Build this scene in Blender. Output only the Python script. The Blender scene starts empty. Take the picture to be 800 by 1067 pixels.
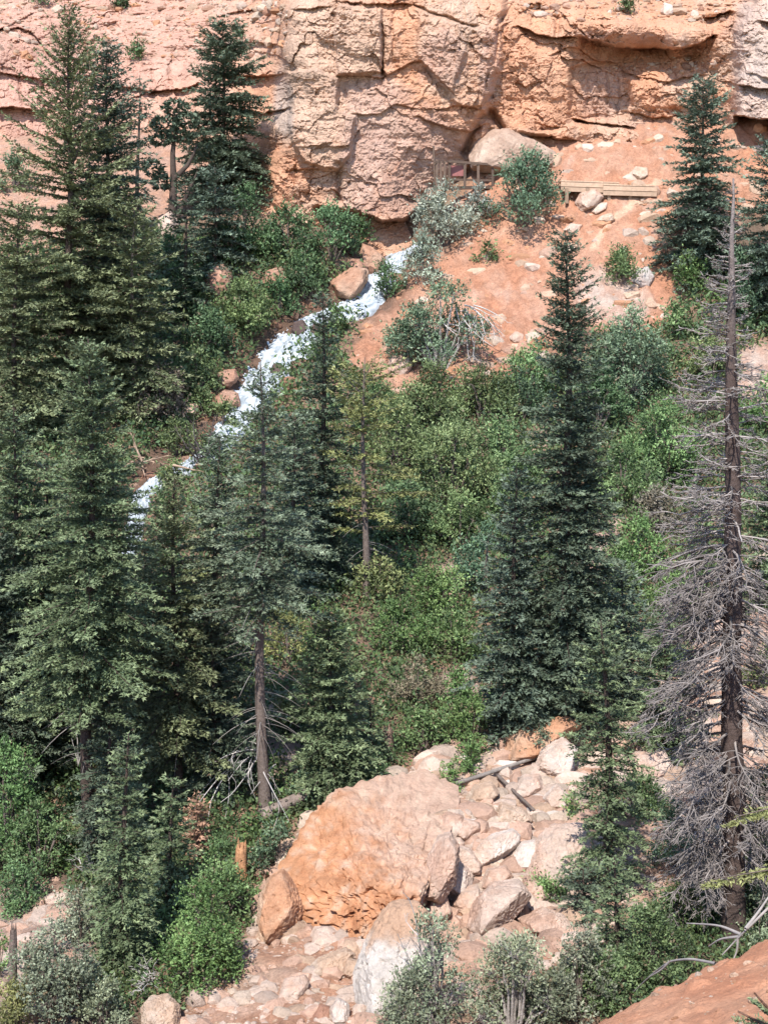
import bpy, bmesh, math
import numpy as np
from mathutils import Vector

scene = bpy.context.scene
COL = scene.collection
RNG = np.random.default_rng(7)

# ------------------------------------------------------------------ camera
F = 1466.0
PITCH = math.radians(8.0)
FW = np.array([0, math.cos(PITCH), -math.sin(PITCH)])
UP = np.array([0, math.sin(PITCH), math.cos(PITCH)])
RT = np.array([1.0, 0, 0])

def rays(px, py):
    px = np.asarray(px, float)[..., None]; py = np.asarray(py, float)[..., None]
    return RT * ((px - 400) / F) - UP * ((py - 533.5) / F) + FW

def unproj(px, py, Y):
    d = rays(px, py)
    return d * (np.asarray(Y, float)[..., None] / d[..., 1:2])

def proj(P):
    P = np.asarray(P, float)
    w = P @ FW
    return 400 + F * (P @ RT) / w, 533.5 - F * (P @ UP) / w

# ------------------------------------------------------------------ noise
_perm = np.random.default_rng(3).permutation(256)
_perm = np.concatenate([_perm, _perm, _perm])
_grad = np.random.default_rng(4).normal(size=(256, 3)); _grad /= np.linalg.norm(_grad, axis=1)[:, None]

def perlin(p):
    p = np.asarray(p, float)
    i = np.floor(p).astype(int); f = p - i; i &= 255
    u = f * f * f * (f * (f * 6 - 15) + 10)
    out = 0
    for dx in (0, 1):
        wx = u[..., 0] if dx else 1 - u[..., 0]
        hx = _perm[(i[..., 0] + dx) & 255]
        for dy in (0, 1):
            wy = u[..., 1] if dy else 1 - u[..., 1]
            hy = _perm[(hx + i[..., 1] + dy) & 255]
            for dz in (0, 1):
                wz = u[..., 2] if dz else 1 - u[..., 2]
                h = _perm[(hy + i[..., 2] + dz) & 255]
                g = _grad[h]
                dot = g[..., 0] * (f[..., 0] - dx) + g[..., 1] * (f[..., 1] - dy) + g[..., 2] * (f[..., 2] - dz)
                out = out + wx * wy * wz * dot
    return out * 1.6

def fbm(p, oct=4, lac=2.03, gain=0.5, ridge=False):
    a, s, t = 1.0, 0.0, 0.0
    p = np.array(p, float)
    for k in range(oct):
        n = perlin(p + k * 17.3)
        if ridge: n = 1 - 2 * np.abs(n)
        s = s + a * n; t += a; a *= gain; p = p * lac
    return s / t

def p3(x, y, z=0.0):
    x, y = np.broadcast_arrays(np.asarray(x, float), np.asarray(y, float))
    return np.stack([x, y, np.broadcast_to(np.asarray(z, float), x.shape)], -1)

def worley2(x, y, seed=0):
    """F1, F2, random value of the nearest cell"""
    r = np.random.default_rng(seed + 100)
    jx = r.random((64, 64)); jy = r.random((64, 64)); val = r.random((64, 64))
    ix = np.floor(x).astype(int); iy = np.floor(y).astype(int)
    f1 = np.full(x.shape, 9.0); f2 = np.full(x.shape, 9.0); v = np.zeros(x.shape)
    for dx in (-1, 0, 1):
        for dy in (-1, 0, 1):
            a, b = (ix + dx) & 63, (iy + dy) & 63
            d = np.hypot(ix + dx + jx[a, b] - x, iy + dy + jy[a, b] - y)
            n = d < f1
            f2 = np.where(n, f1, np.minimum(f2, d)); v = np.where(n, val[a, b], v); f1 = np.where(n, d, f1)
    return f1, f2, v

def sstep(a, b, x):
    t = np.clip((x - a) / (b - a), 0, 1)
    return t * t * (3 - 2 * t)

def seg_dist(px, py, pts):
    """distance to a polyline"""
    d = np.full(np.shape(px), 1e9)
    for (ax, ay), (bx, by) in zip(pts[:-1], pts[1:]):
        vx, vy = bx - ax, by - ay
        t = np.clip(((px - ax) * vx + (py - ay) * vy) / (vx * vx + vy * vy + 1e-9), 0, 1)
        d = np.minimum(d, np.hypot(px - ax - t * vx, py - ay - t * vy))
    return d

def inside(px, py, poly):
    c = np.zeros(np.shape(px), bool)
    n = len(poly)
    for i in range(n):
        x1, y1 = poly[i]; x2, y2 = poly[i - 1]
        m = ((y1 > py) != (y2 > py)) & (px < (x2 - x1) * (py - y1) / (y2 - y1 + 1e-12) + x1)
        c ^= m
    return c

def poly_sd(px, py, poly):
    d = seg_dist(px, py, list(poly) + [poly[0]])
    return np.where(inside(px, py, poly), d, -d)

class RBF:
    def __init__(s, xy, v, c=3.0, lam=0.0, sc=1.0):
        s.xy = np.asarray(xy, float) / sc; s.c = c / sc; s.sc = sc
        n = len(v)
        A = np.zeros((n + 3, n + 3))
        A[:n, :n] = -s.k(s.xy, s.xy) + lam * np.eye(n)
        A[:n, n] = 1; A[n, :n] = 1
        A[:n, n + 1:] = s.xy; A[n + 1:, :n] = s.xy.T
        s.w = np.linalg.solve(A, np.concatenate([v, [0, 0, 0]]))
    def k(s, a, b):
        return np.sqrt(((a[:, None] - b[None]) ** 2).sum(-1) + s.c ** 2)
    def __call__(s, x, y):
        q = np.stack([np.ravel(x), np.ravel(y)], -1) / s.sc
        out = np.empty(len(q))
        for i in range(0, len(q), 40000):
            z = q[i:i + 40000]
            out[i:i + 40000] = -s.k(z, s.xy) @ s.w[:-3] + s.w[-3] + z @ s.w[-2:]
        return out.reshape(np.shape(x))

# ------------------------------------------------------------------ mesh + object helpers
def mesh(name, V, quads=None, tris=None, col=None, smooth=False):
    me = bpy.data.meshes.new(name)
    V = np.ascontiguousarray(V, dtype=np.float32)
    nq = 0 if quads is None else len(quads); nt = 0 if tris is None else len(tris)
    me.vertices.add(len(V)); me.vertices.foreach_set('co', V.ravel())
    li = []
    if nq: li.append(np.asarray(quads).ravel())
    if nt: li.append(np.asarray(tris).ravel())
    li = np.concatenate(li).astype(np.int32)
    me.loops.add(len(li)); me.loops.foreach_set('vertex_index', li)
    me.polygons.add(nq + nt)
    st = np.concatenate([np.arange(nq) * 4, nq * 4 + np.arange(nt) * 3]).astype(np.int32)
    me.polygons.foreach_set('loop_start', st)
    me.polygons.foreach_set('use_smooth', np.full(nq + nt, smooth))
    me.update(calc_edges=True)
    if col is not None:
        a = me.color_attributes.new('Col', 'FLOAT_COLOR', 'POINT')
        c = np.ones((len(V), 4), np.float32); c[:, :3] = np.clip(col, 0.002, 1)
        a.data.foreach_set('color', c.ravel())
    return me

def link(name, me, material=None, parent=None, loc=(0, 0, 0), rotz=0.0):
    o = bpy.data.objects.new(name, me); COL.objects.link(o)
    if material is not None and me is not None: me.materials.append(material)
    if parent is not None: o.parent = parent
    o.location = loc; o.rotation_euler = (0, 0, rotz)
    return o

def tag(o, label, cat, group=None, kind=None):
    if label: o['label'] = label
    if cat: o['category'] = cat
    if group: o['group'] = group
    if kind: o['kind'] = kind
    return o

def thing(name, label, cat, loc, group=None):
    o = link(name, None, loc=loc); o.empty_display_size = 0.2
    return tag(o, label, cat, group)

def structure(name, me, material, kind='structure'):
    o = link(name, me, material); o['kind'] = kind
    return o

def join(parts):
    """parts: (V, quads or None, tris or None, col) -> one"""
    Vs, Q, T, C, b = [], [], [], [], 0
    for V, q, t, c in parts:
        Vs.append(V); C.append(np.broadcast_to(c, V.shape))
        if q is not None and len(q): Q.append(np.asarray(q) + b)
        if t is not None and len(t): T.append(np.asarray(t) + b)
        b += len(V)
    return (np.concatenate(Vs), np.concatenate(Q) if Q else None, np.concatenate(T) if T else None, np.concatenate(C))

def tubes(P, R, sides=4, cap=True):
    """P (n,k,3) centre lines, R (n,k) radii -> V, quads"""
    P = np.asarray(P, float); R = np.asarray(R, float)
    n, k, _ = P.shape
    T = np.gradient(P, axis=1); T /= np.linalg.norm(T, axis=2, keepdims=True) + 1e-9
    m = T.mean(1, keepdims=True)
    ref = np.where(np.abs(m[..., 2:3]) > 0.8, np.array([1.0, 0, 0]), np.array([0, 0, 1.0]))
    A = np.cross(np.broadcast_to(ref, T.shape), T); A /= np.linalg.norm(A, axis=2, keepdims=True) + 1e-9
    B = np.cross(T, A)
    th = np.arange(sides) * 2 * np.pi / sides
    V = P[:, :, None] + R[:, :, None, None] * (A[:, :, None] * np.cos(th)[:, None] + B[:, :, None] * np.sin(th)[:, None])
    i = np.arange(n)[:, None, None] * k * sides; j = np.arange(k - 1)[None, :, None] * sides; s = np.arange(sides)[None, None]
    s2 = (s + 1) % sides
    q = np.stack([i + j + s, i + j + s2, i + j + sides + s2, i + j + sides + s], -1).reshape(-1, 4)
    return V.reshape(-1, 3), q

def cards(c, a, b, col):
    """rhombus leaves: centre c, half axes a, b"""
    V = np.stack([c - a, c + b - a * 0.15, c + a, c - b - a * 0.15], 1).reshape(-1, 3)
    q = np.arange(len(V)).reshape(-1, 4)
    return V, q, None, np.repeat(col, 4, axis=0)

def unit(v):
    return v / (np.linalg.norm(v, axis=-1, keepdims=True) + 1e-9)

def box(c, h, ax=None):
    """box centre c, half sizes h, optional 3x3 axes (rows)"""
    ax = np.eye(3) if ax is None else np.asarray(ax)
    s = np.array([[x, y, z] for x in (-1, 1) for y in (-1, 1) for z in (-1, 1)], float)
    V = np.asarray(c) + (s * h) @ ax
    q = np.array([[0, 1, 3, 2], [4, 6, 7, 5], [0, 4, 5, 1], [2, 3, 7, 6], [0, 2, 6, 4], [1, 5, 7, 3]])
    return V, q

# ------------------------------------------------------------------ materials
def material(name, rough=0.9, spec=0.2, grain=(), bump=(), trans=0.0, hue=0.0):
    """vertex colour x procedural grain, with bump; grain/bump: (scale, amount)"""
    m = bpy.data.materials.new(name); m.use_nodes = True
    nt = m.node_tree; N = nt.nodes; L = nt.links
    bs = N['Principled BSDF']; out = N['Material Output']
    bs.inputs['Roughness'].default_value = rough
    bs.inputs['Specular IOR Level'].default_value = spec
    at = N.new('ShaderNodeAttribute'); at.attribute_name = 'Col'
    c = at.outputs['Color']
    tc = N.new('ShaderNodeTexCoord')
    for sc, am in grain:
        n = N.new('ShaderNodeTexNoise'); n.inputs['Scale'].default_value = sc; n.inputs['Detail'].default_value = 5
        n.inputs['Roughness'].default_value = 0.65
        L.new(tc.outputs['Object'], n.inputs['Vector'])
        mr = N.new('ShaderNodeMapRange'); mr.inputs['From Min'].default_value = 0.3; mr.inputs['From Max'].default_value = 0.7
        mr.inputs['To Min'].default_value = 1 - am; mr.inputs['To Max'].default_value = 1 + am
        L.new(n.outputs['Fac'], mr.inputs['Value'])
        mx = N.new('ShaderNodeVectorMath'); mx.operation = 'SCALE'
        L.new(c, mx.inputs[0]); L.new(mr.outputs['Result'], mx.inputs['Scale'])
        c = mx.outputs[0]
    L.new(c, bs.inputs['Base Color'])
    prev = None
    for sc, am in bump:
        n = N.new('ShaderNodeTexNoise'); n.inputs['Scale'].default_value = sc; n.inputs['Detail'].default_value = 6
        n.inputs['Roughness'].default_value = 0.7
        L.new(tc.outputs['Object'], n.inputs['Vector'])
        bp = N.new('ShaderNodeBump'); bp.inputs['Strength'].default_value = 1.0; bp.inputs['Distance'].default_value = am
        L.new(n.outputs['Fac'], bp.inputs['Height'])
        if prev: L.new(prev, bp.inputs['Normal'])
        prev = bp.outputs['Normal']
    if prev: L.new(prev, bs.inputs['Normal'])
    if trans > 0:
        tr = N.new('ShaderNodeBsdfTranslucent'); L.new(c, tr.inputs['Color'])
        ms = N.new('ShaderNodeMixShader'); ms.inputs[0].default_value = trans
        L.new(bs.outputs[0], ms.inputs[1]); L.new(tr.outputs[0], ms.inputs[2]); L.new(ms.outputs[0], out.inputs['Surface'])
    return m

M_GROUND = material('scree_soil', 0.95, 0.1, ((1.3, .16), (4.5, .20), (14, .24)), ((4, .10), (9, .06), (40, .02)))
M_CLIFF = material('sandstone_cliff', 0.95, 0.1, ((0.8, .14), (5, .16), (14, .12)), ((6, .08), (22, .025)))
M_ROCK = material('sandstone_boulder', 0.92, 0.15, ((2.5, .16), (9, .10), (26, .14)), ((12, .045), (45, .015)))
M_BANK = material('red_dirt', 0.97, 0.08, ((3, .10), (30, .14)), ((25, .02), (90, .008)))
M_LEAF = material('leaves', 0.55, 0.3, (), (), 0.22)
M_NEEDLE = material('needles', 0.6, 0.25, (), (), 0.10)
M_BARK = material('bark', 0.95, 0.1, ((7, .25), (40, .25)), ((18, .03),))
M_DEAD = material('dead_wood', 0.9, 0.15, ((9, .2),), ())
M_WOOD = material('weathered_timber', 0.9, 0.15, ((6, .18), (40, .12)), ((30, .01),))
M_WATER = material('white_water', 0.4, 0.4, ((5, .10),), ((5, .03),))
M_PAINT = material('faded_red_paint', 0.6, 0.3, ((5, .15),), ())

# ------------------------------------------------------------------ terrain
prof = [(1067, 21), (1000, 23.4), (950, 25.5), (900, 27.5), (850, 29.3), (800, 31.5), (750, 34), (700, 37), (650, 40.5), (600, 44.5),
        (550, 48.5), (500, 52.5), (450, 56.5), (400, 60.5), (350, 64.2), (300, 67.6), (250, 70.6), (200, 73.4), (165, 75.6)]
prof_y = np.array([a for a, _ in prof][::-1], float); prof_d = np.array([b for _, b in prof][::-1], float)
cp = []
for x in (-60, 130, 330, 530, 730, 880):
    for y, d in prof:
        if y < 240 and x < 420: continue
        dd = d
        if x <= 0: dd = d + (2.0 if y < 500 else 0.0)
        if x >= 730 and y < 420: dd = d - 2.2 * (420 - y) / 200 * (1 if x < 800 else 1.6)
        if y > 700: dd += {-60: 0.6, 130: 0.3, 330: 0, 530: -.3, 730: -0.8, 880: -1.2}[x]
        cp.append((x, y, dd))
cp += [(0, 300, 72), (0, 200, 79), (0, 150, 84), (100, 200, 78), (150, 180, 78.5), (200, 200, 77), (240, 190, 77.5), (150, 130, 84), (60, 130, 86),
       (290, 230, 74.2), (350, 240, 74.2), (400, 250, 74.5), (430, 235, 74.5)]
CP = np.array(cp)
P0 = unproj(CP[:, 0], CP[:, 1], CP[:, 2])
extra = np.array([(0, 0, -1.7), (3, 1, -1.6), (-3, 2, -2.6), (-5, 8, -6.0), (-7, 14, -9.6), (0, 10, -6.8), (2, 12, -8.0), (4, 11, -6.6), (6, 9, -5.4),
                  (3, 6, -4.2), (9, 12, -6.8), (7, 16, -9.8), (0, 16, -10.2), (-12, 6, -6), (-14, 16, -10), (14, 8, -5), (16, 16, -9.3), (0, -12, 0), (15, -12, 0), (-15, -12, -1),
                  (-45, 10, -6), (45, 10, -2), (-45, 40, -5), (48, 40, -5), (-60, 70, 4), (62, 70, 8), (-60, 95, 14), (0, 100, 16), (60, 95, 18), (-45, -15, 0), (45, -15, 2), (0, 88, 12)], float)
ALL = np.concatenate([P0, extra])
TERR = RBF(ALL[:, :2], ALL[:, 2], c=2.5, lam=0.02)

gx = np.concatenate([np.arange(-75, -26, .8), np.arange(-26, 28, .11), np.arange(28, 78, .8)])
gy = np.concatenate([np.arange(-20, 14, .6), np.arange(14, 46, .10), np.arange(46, 84, .12), np.arange(84, 105, 1.0)])
GX, GY = np.meshgrid(gx, gy)
# coarse evaluation then bilinear: smooth surface
cx = np.arange(-76, 79, .6); cy = np.arange(-21, 106, .6)
CZ = TERR(*np.meshgrid(cx, cy))

def bil(Z, ax, ay, x, y):
    i = np.clip((np.asarray(x, float) - ax[0]) / (ax[1] - ax[0]), 0, len(ax) - 1.001); j = np.clip((np.asarray(y, float) - ay[0]) / (ay[1] - ay[0]), 0, len(ay) - 1.001)
    a, b = i.astype(int), j.astype(int); u, v = i - a, j - b
    return (Z[b, a] * (1 - u) + Z[b, a + 1] * u) * (1 - v) + (Z[b + 1, a] * (1 - u) + Z[b + 1, a + 1] * u) * v

def base_z(x, y): return bil(CZ, cx, cy, x, y)

def cast(zf, px, py):
    """distance Y at which the ray through a pixel meets the height function"""
    px = np.asarray(px, float); py = np.asarray(py, float)
    d = rays(px, py); d = d / d[..., 1:2]
    Yh = np.full(px.shape, np.nan)
    for Y in np.arange(13, 100, .15):
        m = np.isnan(Yh)
        if not m.any(): break
        z = zf(d[..., 0] * Y, np.full(px.shape, Y))
        Yh = np.where(m & (d[..., 2] * Y < z), Y - .07, Yh)
    return np.where(np.isnan(Yh), 90.0, Yh)

# the stream bed, cut into the slope
ST = np.array([(436, 246, 22), (418, 256, 26), (402, 272, 24), (390, 292, 26), (380, 308, 36), (352, 316, 30), (330, 322, 24), (312, 338, 44), (294, 356, 54), (280, 376, 50),
               (266, 398, 40), (252, 420, 36), (240, 438, 36), (222, 454, 24), (196, 470, 20), (168, 486, 20), (150, 502, 20), (140, 530, 20), (128, 570, 24)], float)
sY = cast(base_z, ST[:, 0], ST[:, 1])
SP = unproj(ST[:, 0], ST[:, 1], sY)
SW = ST[:, 2] / F * sY * 0.66

def carve(x, y):
    d = seg_dist(x, y, [tuple(p[:2]) for p in SP])
    return -0.55 * (1 - sstep(0.7, 2.0, d))

HB = unproj(476.0, 892.0, 27.7)

def gz(x, y):
    x = np.asarray(x, float); y = np.asarray(y, float)
    n = 0.35 * fbm(p3(x * .22, y * .22, 3.1), 3) + 0.16 * fbm(p3(x * .9, y * .9, 7.7), 3)
    return base_z(x, y) + carve(x, y) + n * sstep(9, 18, y) + .95 * np.exp(-((x - HB[0]) ** 2 + (y - HB[1]) ** 2) / 1.2 ** 2)

GZ = gz(GX, GY)
GU, GV = proj(np.stack([GX, GY, GZ], -1))
front = GY > 12
GU = np.where(front, GU, 400); GV = np.where(front, GV, 1200)
rough = 0.05 * fbm(p3(GX * 3.1, GY * 3.1, 1), 4) + .04 * fbm(p3(GX * 7, GY * 7, 5), 2)
f1, f2, wv = worley2(GX * 1.6 + .3 * perlin(p3(GX, GY, 2)), GY * 1.6, 5)
stony = sstep(.0, .5, fbm(p3(GX * .3, GY * .3, 9), 3) + .25)
rough += stony * .10 * (sstep(.05, .35, f2 - f1) * wv)
# scree gullies on the open slope
SCREE = [(385, 330), (420, 290), (470, 260), (480, 215), (530, 110), (840, 110), (840, 190), (720, 260), (705, 320), (690, 345), (600, 345), (545, 395), (480, 395), (430, 420), (360, 380)]
in_scree = sstep(-8, 12, poly_sd(GU, GV, SCREE))
rill = fbm(p3(GX * 1.3 + .35 * GY, GY * .30, 12), 4, ridge=True)
rough += in_scree * (.13 * fbm(p3(GX * 3.8, GY * 3.2, 25), 3) + .26 * rill + .08 * fbm(p3(GX * 2.4, GY * 2.4, 15), 4))
GZ = GZ + rough * sstep(8, 14, GY)

def lerp(a, b, t): return a + (b - a) * t[..., None]
C_OR = np.array([.40, .190, .112]); C_OR2 = np.array([.45, .255, .170]); C_PALE = np.array([.47, .355, .285]); C_DUFF = np.array([.15, .105, .075]); C_PINK = np.array([.42, .265, .195])
TALUS = [(275, 900), (345, 840), (420, 800), (500, 770), (560, 745), (650, 700), (710, 690), (800, 560), (900, 560), (900, 900), (690, 940), (600, 1000), (440, 1080), (180, 1080), (215, 1020), (270, 965)]
n1 = fbm(p3(GX * .5, GY * .5, 21), 4); n2 = fbm(p3(GX * 1.7, GY * 1.7, 31), 4)
gc = lerp(C_DUFF, np.array([.30, .19, .125]), sstep(-.3, .4, n1))
ct = lerp(np.array([.43, .235, .15]), np.array([.47, .31, .225]), sstep(-.35, .35, n1 + .5 * n2)); gc = lerp(gc, ct, sstep(-20, 15, poly_sd(GU, GV, TALUS) + 18 * n2))
cs = lerp(C_OR, C_OR2, sstep(-.35, .45, n1 * .7 + n2 * .4 + .5 * fbm(p3(GX * 1.3 + .35 * GY, GY * .30, 12), 3))); cs = lerp(cs, C_PALE, .4 * sstep(.15, .5, fbm(p3(GX * .8, GY * .5, 17), 4))); gc = lerp(gc, cs, sstep(-12, 10, poly_sd(GU, GV, SCREE) + 14 * n2))
LEFTB = [(-50, 930), (60, 915), (110, 990), (60, 1090), (-60, 1090)]
gc = lerp(gc, lerp(C_PINK, C_PALE, sstep(-.3, .3, n2)) * .9, sstep(-10, 10, poly_sd(GU, GV, LEFTB) + 10 * n2))
for (bx, by, br) in ((470, 606, 22), (478, 720, 26), (620, 585, 30), (630, 540, 22), (300, 790, 34), (300, 740, 26), (625, 310, 30), (790, 390, 35), (560, 460, 14), (775, 650, 45), (20, 300, 25), (60, 190, 60), (655, 320, 25)):
    gc = lerp(gc, lerp(C_PINK, C_PALE, sstep(-.3, .3, n2)), 1 - sstep(.6, 1.2, np.hypot(GU - bx, GV - by) / br + .4 * n2))
# the worn trail up to the boardwalk and the darker wet ground beside the water
gc = lerp(gc, np.array([.62, .38, .26]), (1 - sstep(2, 5, seg_dist(GU, GV, [(686, 192), (660, 214), (632, 238), (618, 262)]))) * .8)
UPPER = [(-100, 100), (300, 100), (300, 210), (270, 225), (200, 215), (-100, 330)]
gc = lerp(gc, lerp(C_PINK, C_OR2, sstep(-.3, .3, n2)) * .92, sstep(-15, 10, poly_sd(GU, GV, UPPER) + 12 * n2))
wet = 1 - sstep(1.0, 2.6, seg_dist(GX, GY, [tuple(p[:2]) for p in SP]) + .8 * n2)
gc = lerp(gc, np.array([.13, .08, .055]), wet * .9)
gc = lerp(gc, np.array([.10, .065, .048]), 1 - sstep(18, 42, np.hypot((GU - 385) / 1.2, GV - 245)))  # ground at the spring darkened to paint the shade under the cliff
near = 1 - sstep(13, 17, GY); gc = lerp(gc, C_OR * .95, near)
ny, nx = GX.shape
idx = np.arange(ny * nx).reshape(ny, nx)
def gridq(i): return np.stack([i[:-1, :-1], i[:-1, 1:], i[1:, 1:], i[1:, :-1]], -1).reshape(-1, 4)
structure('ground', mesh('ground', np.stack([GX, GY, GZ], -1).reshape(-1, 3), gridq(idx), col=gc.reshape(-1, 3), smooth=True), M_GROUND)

# pixel -> ground lookup
hx = np.arange(-120, 940, 8.0); hy = np.arange(120, 1120, 8.0)
HX, HY = np.meshgrid(hx, hy)
tx_ = np.arange(-45, 50, .25); ty_ = np.arange(10, 104, .25)
TZ = gz(*np.meshgrid(tx_, ty_))
HD = cast(lambda x, y: bil(TZ, tx_, ty_, x, y), HX, HY)
def hitY(px, py): return bil(HD, hx, hy, px, py)
def hit(px, py, drop=0.0):
    Y = hitY(px, py); P = unproj(px, py, Y)
    P[..., 2] = gz(P[..., 0], P[..., 1]) - drop
    return P

# ------------------------------------------------------------------ near bank of red dirt at the path's edge
K = unproj(np.array([620, 800, 800]), np.array([1064, 977, 1067]), np.array([9.0, 10.0, 7.5]))
pl = np.linalg.solve(np.c_[K[:, :2], np.ones(3)], K[:, 2])
bx = np.arange(-1.5, 9, .035); by = np.arange(1.5, 13.5, .035)
BX, BY = np.meshgrid(bx, by)
cr = K[0, 1] + (BX - K[0, 0]) * (K[1, 1] - K[0, 1]) / (K[1, 0] - K[0, 0]) + .30 * fbm(p3(BX * 1.6, BX * 0 + 2, 1), 4)
s = (BY - cr)
drop = np.where(s > 0, s * 1.25, 0) + .12 * np.log1p(np.exp(-np.abs(s) / .12))
bz = pl[0] * BX + pl[1] * BY + pl[2] - drop + .05
bz += .07 * fbm(p3(BX * 1.2, BY * 1.2, 4), 3) + .035 * fbm(p3(BX * 6, BY * 6, 8), 4) + .012 * np.maximum(0, fbm(p3(BX * 20, BY * 20, 3), 2))
a1, a2, av = worley2(BX * 9, BY * 9, 9)
bz += .030 * (av > .80) * np.clip(1 - (a1 / .42) ** 2, 0, 1) + .02 * fbm(p3(BX * 13, BY * 13, 8), 4)
a1, a2, av = worley2(BX * 3.1, BY * 3.1, 19); bz += .06 * (av > .88) * np.clip(1 - (a1 / .30) ** 2, 0, 1)
edge = np.minimum(np.minimum(BX - bx[0], bx[-1] - BX), np.minimum(BY - by[0], by[-1] - BY))
bz -= .8 * (1 - sstep(0, .8, edge))
bcol = lerp(np.array([.50, .225, .125]), np.array([.55, .29, .175]), sstep(-.4, .4, fbm(p3(BX * 2, BY * 2, 6), 4)))
bi = np.arange(BX.size).reshape(BX.shape)
structure('dirt_bank', mesh('dirt_bank', np.stack([BX, BY, bz], -1).reshape(-1, 3), gridq(bi), col=bcol.reshape(-1, 3), smooth=True), M_BANK)

# ------------------------------------------------------------------ cliff
du = np.concatenate([np.arange(-520, -12, 5.0), np.arange(-12, 812, .8), np.arange(812, 1320, 5.0)])
dv = np.concatenate([np.arange(-260, -10, 3.0), np.arange(-10, 275, .8)])
U, W = np.meshgrid(du, dv)
base_pts = [(-300, 250, 6), (-300, 100, 8), (-300, 0, 16), (-300, -200, 40), (0, 200, 7.5), (0, 110, 9), (0, 75, 9.5), (0, 55, 10.0), (0, 20, 16), (0, -40, 26), (0, -200, 42),
            (150, 200, 5), (150, 130, 7), (150, 95, 9), (150, 75, 10.5), (150, 40, 15), (150, 10, 20), (150, -40, 28), (150, -200, 42),
            (240, 180, 2.6), (245, 130, 4.6), (245, 90, 5.6), (245, 60, 6.8), (245, 30, 8.4), (245, 8, 11), (250, -40, 20), (250, -200, 38),
            (278, 160, 1.0), (278, 200, -.3), (284, 110, 3.0), (284, 60, 3.6), (284, 20, 5.0), (300, 130, -1), (300, 60, 0), (300, 10, 1.0), (310, 200, -1.6), (270, 240, -1.2), (330, 250, -1.5),
            (345, 150, -2.1), (345, 50, -1.5), (345, 0, -.6), (345, -30, 1), (345, -200, 30),
            (400, 60, -1.4), (400, 150, -1.8), (400, 210, -2.4), (395, 255, -3.1), (415, 258, -3.0), (435, 250, -2.0), (440, 80, -1.5), (440, 150, -1.4), (440, 200, -.2), (470, 250, 1), (490, 60, -1.2), (490, 100, -1.2), (480, 150, -.4), (500, 170, 1.0),
            (450, 0, -.6), (450, -30, 2), (450, -200, 30), (530, 40, -.3), (530, 100, -.7), (540, 140, -.9), (560, 200, 2), (560, 0, 1.6), (560, 25, .4), (560, -40, 8), (600, 100, .2),
            (600, 40, -.2), (610, 20, -.4), (610, 10, 1.6), (620, -10, 6), (620, -60, 16), (650, 30, -.9), (650, 20, -.2), (650, 45, -.5), (700, 50, -.7), (700, 30, -.6), (700, 18, 1.2), (700, -10, 6), (700, -200, 32), (740, 40, -.6), (740, 20, .2),
            (640, 95, .8), (640, 125, .4), (680, 100, .3), (680, 125, .5), (650, 56, 2.6), (690, 56, 2.4), (650, 66, 1.6), (690, 66, 1.3), (720, 60, 1.4), (652, 77, .5), (690, 79, .3), (620, 56, 1.6), (625, 66, .9), (730, 110, .2), (730, 70, .2), (650, 146, -.5), (700, 150, -.4), (650, 190, 3), (740, 150, -.2), (740, 190, 2.5),
            (780, 60, -2.2), (780, 110, -2.6), (780, 20, -1.6), (790, -20, 1), (800, 150, -1.2), (790, 200, 2), (830, 60, -3.5), (830, 150, -2), (900, 0, -2), (900, -200, 30), (1200, 100, -4), (1200, -200, 30), (1200, 250, -2)]
bp_ = np.array(base_pts, float)
DB = RBF(bp_[:, :2], bp_[:, 2], c=14, lam=.02, sc=50)
wu = U + 5 * fbm(p3(U * .03, W * .03, 1), 3) + 1.8 * fbm(p3(U * .14, W * .14, 4), 3)
wv_ = W + 4 * fbm(p3(U * .03, W * .03, 11), 3) + 1.6 * fbm(p3(U * .14, W * .14, 14), 3)
D = DB(U, W)
shade_mask = np.zeros_like(D)

def ledge(pts, amt, L, w=1.2, end=9):
    """above the line stays, below it the face steps back and comes out again over L pixels"""
    global D
    pts = np.array(pts, float)
    lv = np.interp(wu, pts[:, 0], pts[:, 1])
    win = sstep(pts[0, 0] - end, pts[0, 0] + end, wu) * (1 - sstep(pts[-1, 0] - end, pts[-1, 0] + end, wu))
    t = wv_ - lv
    D = D + amt * win * np.where(t > 0, sstep(0, w, t) * np.exp(-np.maximum(t - w, 0) / L), 0) - .25 * amt * win * np.exp(-np.maximum(-t, 0) / (L * .6)) * (t <= 0)

def crack(pts, amt, w):
    global D
    d = seg_dist(wu, wv_, pts)
    D = D + amt * np.exp(-(d / w) ** 2)

def block(poly, amt, soft=3.0):
    global D
    D = D - amt * sstep(-soft, soft, poly_sd(wu, wv_, poly))

# the pale buttress above the spring
block([(290, -80), (289, 20), (296, 60), (303, 110), (301, 145), (285, 165), (280, 185), (285, 210), (380, 300), (520, 300), (505, 135), (508, 110), (522, 60), (520, 20), (545, -80)], .9, 4)
block([(352, 4), (398, 8), (397, 76), (352, 78), (348, 40)], .55, 1.6)
block([(300, 76), (330, 72), (355, 82), (350, 115), (369, 120), (366, 160), (352, 178), (318, 170), (302, 140)], .75, 2.0)
block([(435, 18), (478, 26), (486, 45), (470, 100), (452, 78), (436, 60)], .35, 2)
block([(478, 26), (519, 28), (512, 80), (504, 112), (482, 112), (470, 104)], .35, 1.6)
crack([(398, 24), (398, 78)], .5, 2.0); crack([(412, 12), (408, 30), (412, 70)], .25, 2)
crack([(545, -10), (528, 10), (519, 27), (516, 52), (508, 85), (505, 112)], .32, 2.0)
crack([(432, 6), (452, 16), (478, 24), (500, 28)], .4, 1.6)
crack([(505, 122), (492, 140), (484, 160)], .9, 3.5); crack([(512, 120), (522, 132)], 1.2, 4)
crack([(352, 172), (352, 206)], .6, 4)
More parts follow.
